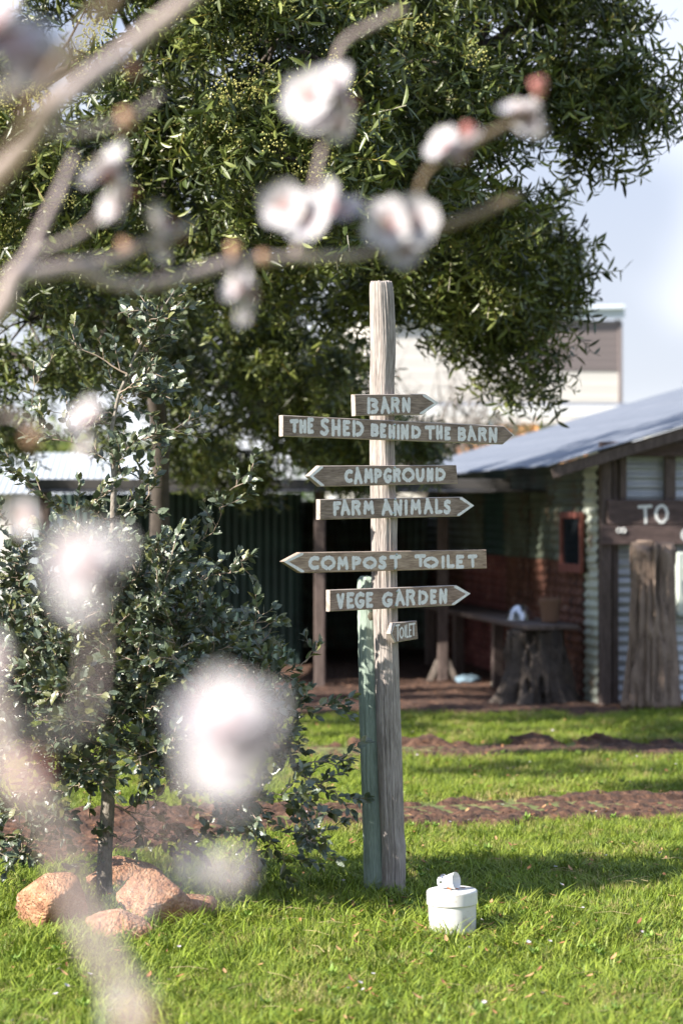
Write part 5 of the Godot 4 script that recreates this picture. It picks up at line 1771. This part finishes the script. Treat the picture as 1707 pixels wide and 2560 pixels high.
func almond():
	var t := thing("almond_tree", "blossoming almond tree with blurred white flowers close to the camera", "tree", Vector3(-0.95, 0, -2.35))
	var o := t.position
	var bark: Material = M.almond_bark
	var limb := func(pts: Array, radii: Array, called := "branch", m: Material = null):
		var q := []
		for p in pts: q.append((p if p is Vector3 else at(p[0], p[1], p[2])) - o)
		# smooth the run
		var c := Curve3D.new()
		for k in q.size():
			var tan_: Vector3 = (q[mini(k + 1, q.size() - 1)] - q[maxi(k - 1, 0)]) / 6.0
			c.add_point(q[k], -tan_, tan_)
		var pp := []
		var rr := []
		var n := (q.size() - 1) * 5
		for k in n + 1:
			var f := float(k) / n * (q.size() - 1)
			var i := mini(int(f), q.size() - 2)
			pp.append(c.sample(i, f - i))
			rr.append(lerpf(radii[i], radii[i + 1], f - i))
		part(called, tube(pp, rr, 9, true, noise(971, 2.0), 0.25), m if m else bark, t)
	limb.call([o + Vector3(0, -0.05, 0), o + Vector3(0.02, 0.4, 0.0), o + Vector3(0.06, 0.8, 0.05), o + Vector3(0.1, 1.15, 0.05)], [0.06, 0.05, 0.042, 0.036], "trunk")
	var fork := o + Vector3(0.1, 1.13, 0.05)
	var fork2 := o + Vector3(0.06, 0.8, 0.05)
	# boughs that come in from the left
	limb.call([fork, Vector3(-0.62, 1.45, -2.55), [-120, 900, 2.7], [0, 775, 2.7], [36, 692, 2.7], [75, 640, 2.72], [105, 568, 2.75], [150, 475, 2.8], [185, 390, 2.85]], [0.030, 0.020, 0.014, 0.012, 0.010, 0.0065, 0.005, 0.0042, 0.003])
	limb.call([[40, 690, 2.7], [115, 680, 2.72], [201, 662, 2.75], [275, 652, 2.78], [344, 618, 2.8], [425, 590, 2.82]], [0.0085, 0.0085, 0.0075, 0.0065, 0.005, 0.003])
	limb.call([[180, 668, 2.74], [276, 705, 2.78], [367, 712, 2.82], [494, 680, 2.86], [574, 655, 2.9], [643, 648, 2.92], [746, 643, 2.95], [900, 637, 3.0], [1005, 600, 3.02]], [0.007, 0.0075, 0.007, 0.006, 0.0055, 0.0055, 0.005, 0.0042, 0.0035])
	limb.call([[574, 655, 2.9], [600, 700, 2.9], [618, 745, 2.9]], [0.004, 0.003, 0.002])
	limb.call([[735, 643, 2.95], [765, 540, 2.98], [800, 400, 3.0], [826, 265, 3.02], [849, 120, 3.04], [925, 65, 3.05], [1012, 22, 3.06]], [0.004, 0.0035, 0.003, 0.003, 0.0035, 0.004, 0.0035])
	limb.call([[1005, 600, 3.02], [1089, 573, 3.05], [1198, 533, 3.1], [1296, 490, 3.15]], [0.0035, 0.0055, 0.0055, 0.0045], "branch", M.almond_twig)
	limb.call([[1005, 600, 3.02], [1040, 500, 3.0], [1075, 420, 3.0], [1198, 348, 3.05], [1317, 280, 3.1], [1350, 220, 3.1]], [0.003, 0.003, 0.0032, 0.0045, 0.004, 0.0025], "branch", M.almond_twig)
	limb.call([fork, Vector3(-0.62, 1.55, -2.3), [-160, 560, 2.45], [0, 430, 2.45], [163, 245, 2.45], [327, 114, 2.5], [468, 0, 2.5], [600, -110, 2.5]], [0.026, 0.018, 0.013, 0.0105, 0.0095, 0.0088, 0.008, 0.006])
	limb.call([fork, Vector3(-0.42, 1.6, -1.75), [-30, 470, 1.7], [140, 190, 1.7], [275, 0, 1.72], [330, -90, 1.72]], [0.016, 0.010, 0.0052, 0.0050, 0.0048, 0.004], "branch", M.almond_twig)
	limb.call([[75, 640, 2.72], [190, 590, 2.75], [250, 540, 2.8], [300, 480, 2.8]], [0.004, 0.0035, 0.003, 0.002])
	limb.call([[105, 330, 2.45], [200, 330, 2.5], [315, 300, 2.55], [400, 235, 2.6]], [0.004, 0.0035, 0.003, 0.002])
	# low bough
	limb.call([fork2, Vector3(-0.42, 1.25, -1.45), [-110, 1790, 1.25], [0, 1895, 1.22], [80, 1985, 1.2], [150, 2090, 1.2], [205, 2260, 1.2], [290, 2440, 1.18], [385, 2620, 1.16]], [0.022, 0.012, 0.0064, 0.0056, 0.0060, 0.0050, 0.0056, 0.0050, 0.004])
	limb.call([[-40, 1850, 1.24], [60, 1838, 1.26], [140, 1828, 1.28], [215, 1800, 1.3]], [0.0036, 0.0034, 0.0032, 0.002])
	limb.call([[190, 2230, 1.2], [300, 2150, 1.22], [420, 2040, 1.24], [520, 1950, 1.25], [570, 1860, 1.25]], [0.0024, 0.0022, 0.0022, 0.0018, 0.0012])
	limb.call([[215, 1800, 1.3], [235, 1650, 1.34], [235, 1500, 1.36], [228, 1440, 1.36]], [0.0016, 0.0014, 0.0012, 0.0012])
	limb.call([[300, 2150, 1.22], [400, 2190, 1.24], [490, 2200, 1.25], [590, 2190, 1.26]], [0.002, 0.0018, 0.0015, 0.0012])
	limb.call([Vector3(-0.62, 1.45, -2.55), [-60, 1060, 2.45], [90, 1070, 2.4], [215, 1085, 2.4]], [0.006, 0.0015, 0.0012, 0.001])
	limb.call([Vector3(-0.62, 1.45, -2.55), [-60, 1300, 2.42], [66, 1292, 2.4]], [0.005, 0.0013, 0.001])
	# blossoms: [px, py, distance, radius in px]
	var bl := [[-15, 60, 2.0, 100], [45, 120, 2.0, 85], [100, 165, 2.0, 70], [40, 240, 2.0, 70], [272, 430, 2.75, 62], [318, 480, 2.75, 55], [290, 515, 2.78, 40], [418, 562, 2.8, 52], [450, 590, 2.8, 36], [412, 615, 2.8, 34], [600, 720, 2.9, 40], [628, 740, 2.9, 42], [620, 785, 2.9, 28], [712, 515, 2.95, 50], [765, 545, 2.95, 58], [830, 520, 2.98, 58], [865, 530, 2.98, 36], [775, 245, 3.0, 58], [835, 215, 3.0, 50], [870, 255, 3.0, 58], [800, 300, 3.0, 45], [850, 305, 3.0, 40], [975, 560, 3.0, 55], [1035, 555, 3.0, 55], [1020, 615, 3.02, 50], [1030, 655, 3.02, 28], [1110, 365, 3.0, 40], [1160, 365, 3.0, 45], [1150, 395, 3.0, 34], [1295, 280, 3.1, 42], [1330, 300, 3.1, 38], [1358, 320, 3.1, 26], [215, 1045, 2.4, 42], [222, 1118, 2.4, 40], [66, 1290, 2.4, 40], [195, 1400, 1.36, 72], [258, 1410, 1.36, 72], [225, 1462, 1.36, 74], [-20, 1650, 1.5, 55], [545, 1795, 1.25, 92], [620, 1825, 1.25, 92], [560, 1880, 1.25, 92], [650, 1880, 1.25, 80], [600, 1965, 1.25, 66], [480, 2175, 1.24, 46], [585, 2185, 1.26, 46], [355, 2262, 1.22, 50], [330, 2520, 1.17, 46]]
	var pm := []
	for k in 4: pm.append(petal_mesh(980 + k))
	var sm := stamen_mesh(990)
	var cx := lathe([Vector2(0, -0.34), Vector2(0.10, -0.32), Vector2(0.17, -0.2), Vector2(0.19, -0.05), Vector2(0.23, 0.0), Vector2(0.1, 0.03), Vector2(0, 0.03)], 10)
	for b in bl:
		var s: float = (1.25 if b[2] > 1.6 else 1.15) * b[3] * b[2] / 6044.0
		var face := (Vector3(-0.55, 0.35, 0.55) + rdir() * (0.6 if b[2] > 1.6 else 0.3)).normalized()
		var x := face.cross(rdir()).normalized()
		var fl := Node3D.new()
		var h := part("blossom", pm[rng.randi() % 4], M.petal, t)
		h.transform = Transform3D(Basis(x, face, x.cross(face)).scaled(Vector3.ONE * s), at(b[0], b[1], b[2]) - o)
		part("calyx", cx, M.calyx, h)
		part("stamens", sm, M.stamen, h)
		fl.free()
	# red and orange buds
	for b in [[1168, 327, 3.0, 27, 0], [1346, 217, 3.1, 32, 0], [315, 300, 2.55, 34, 1], [330, 172, 2.5, 26, 0], [80, 1100, 2.4, 28, 1], [82, 1930, 1.2, 38, 0], [585, 625, 2.9, 26, 1], [660, 645, 2.92, 24, 1], [310, 625, 2.8, 34, 1], [350, 2560, 1.16, 46, 0], [430, 2120, 1.24, 26, 0]]:
		var s: float = b[3] * b[2] / 6044.0
		var u := part("bud", bud_mesh(s), M.bud_red if b[4] == 0 else M.bud_orange, t, at(b[0], b[1], b[2]) - o)
		u.rotation = Vector3(rnd(-0.5, 0.5), 0, rnd(-0.7, 0.3))
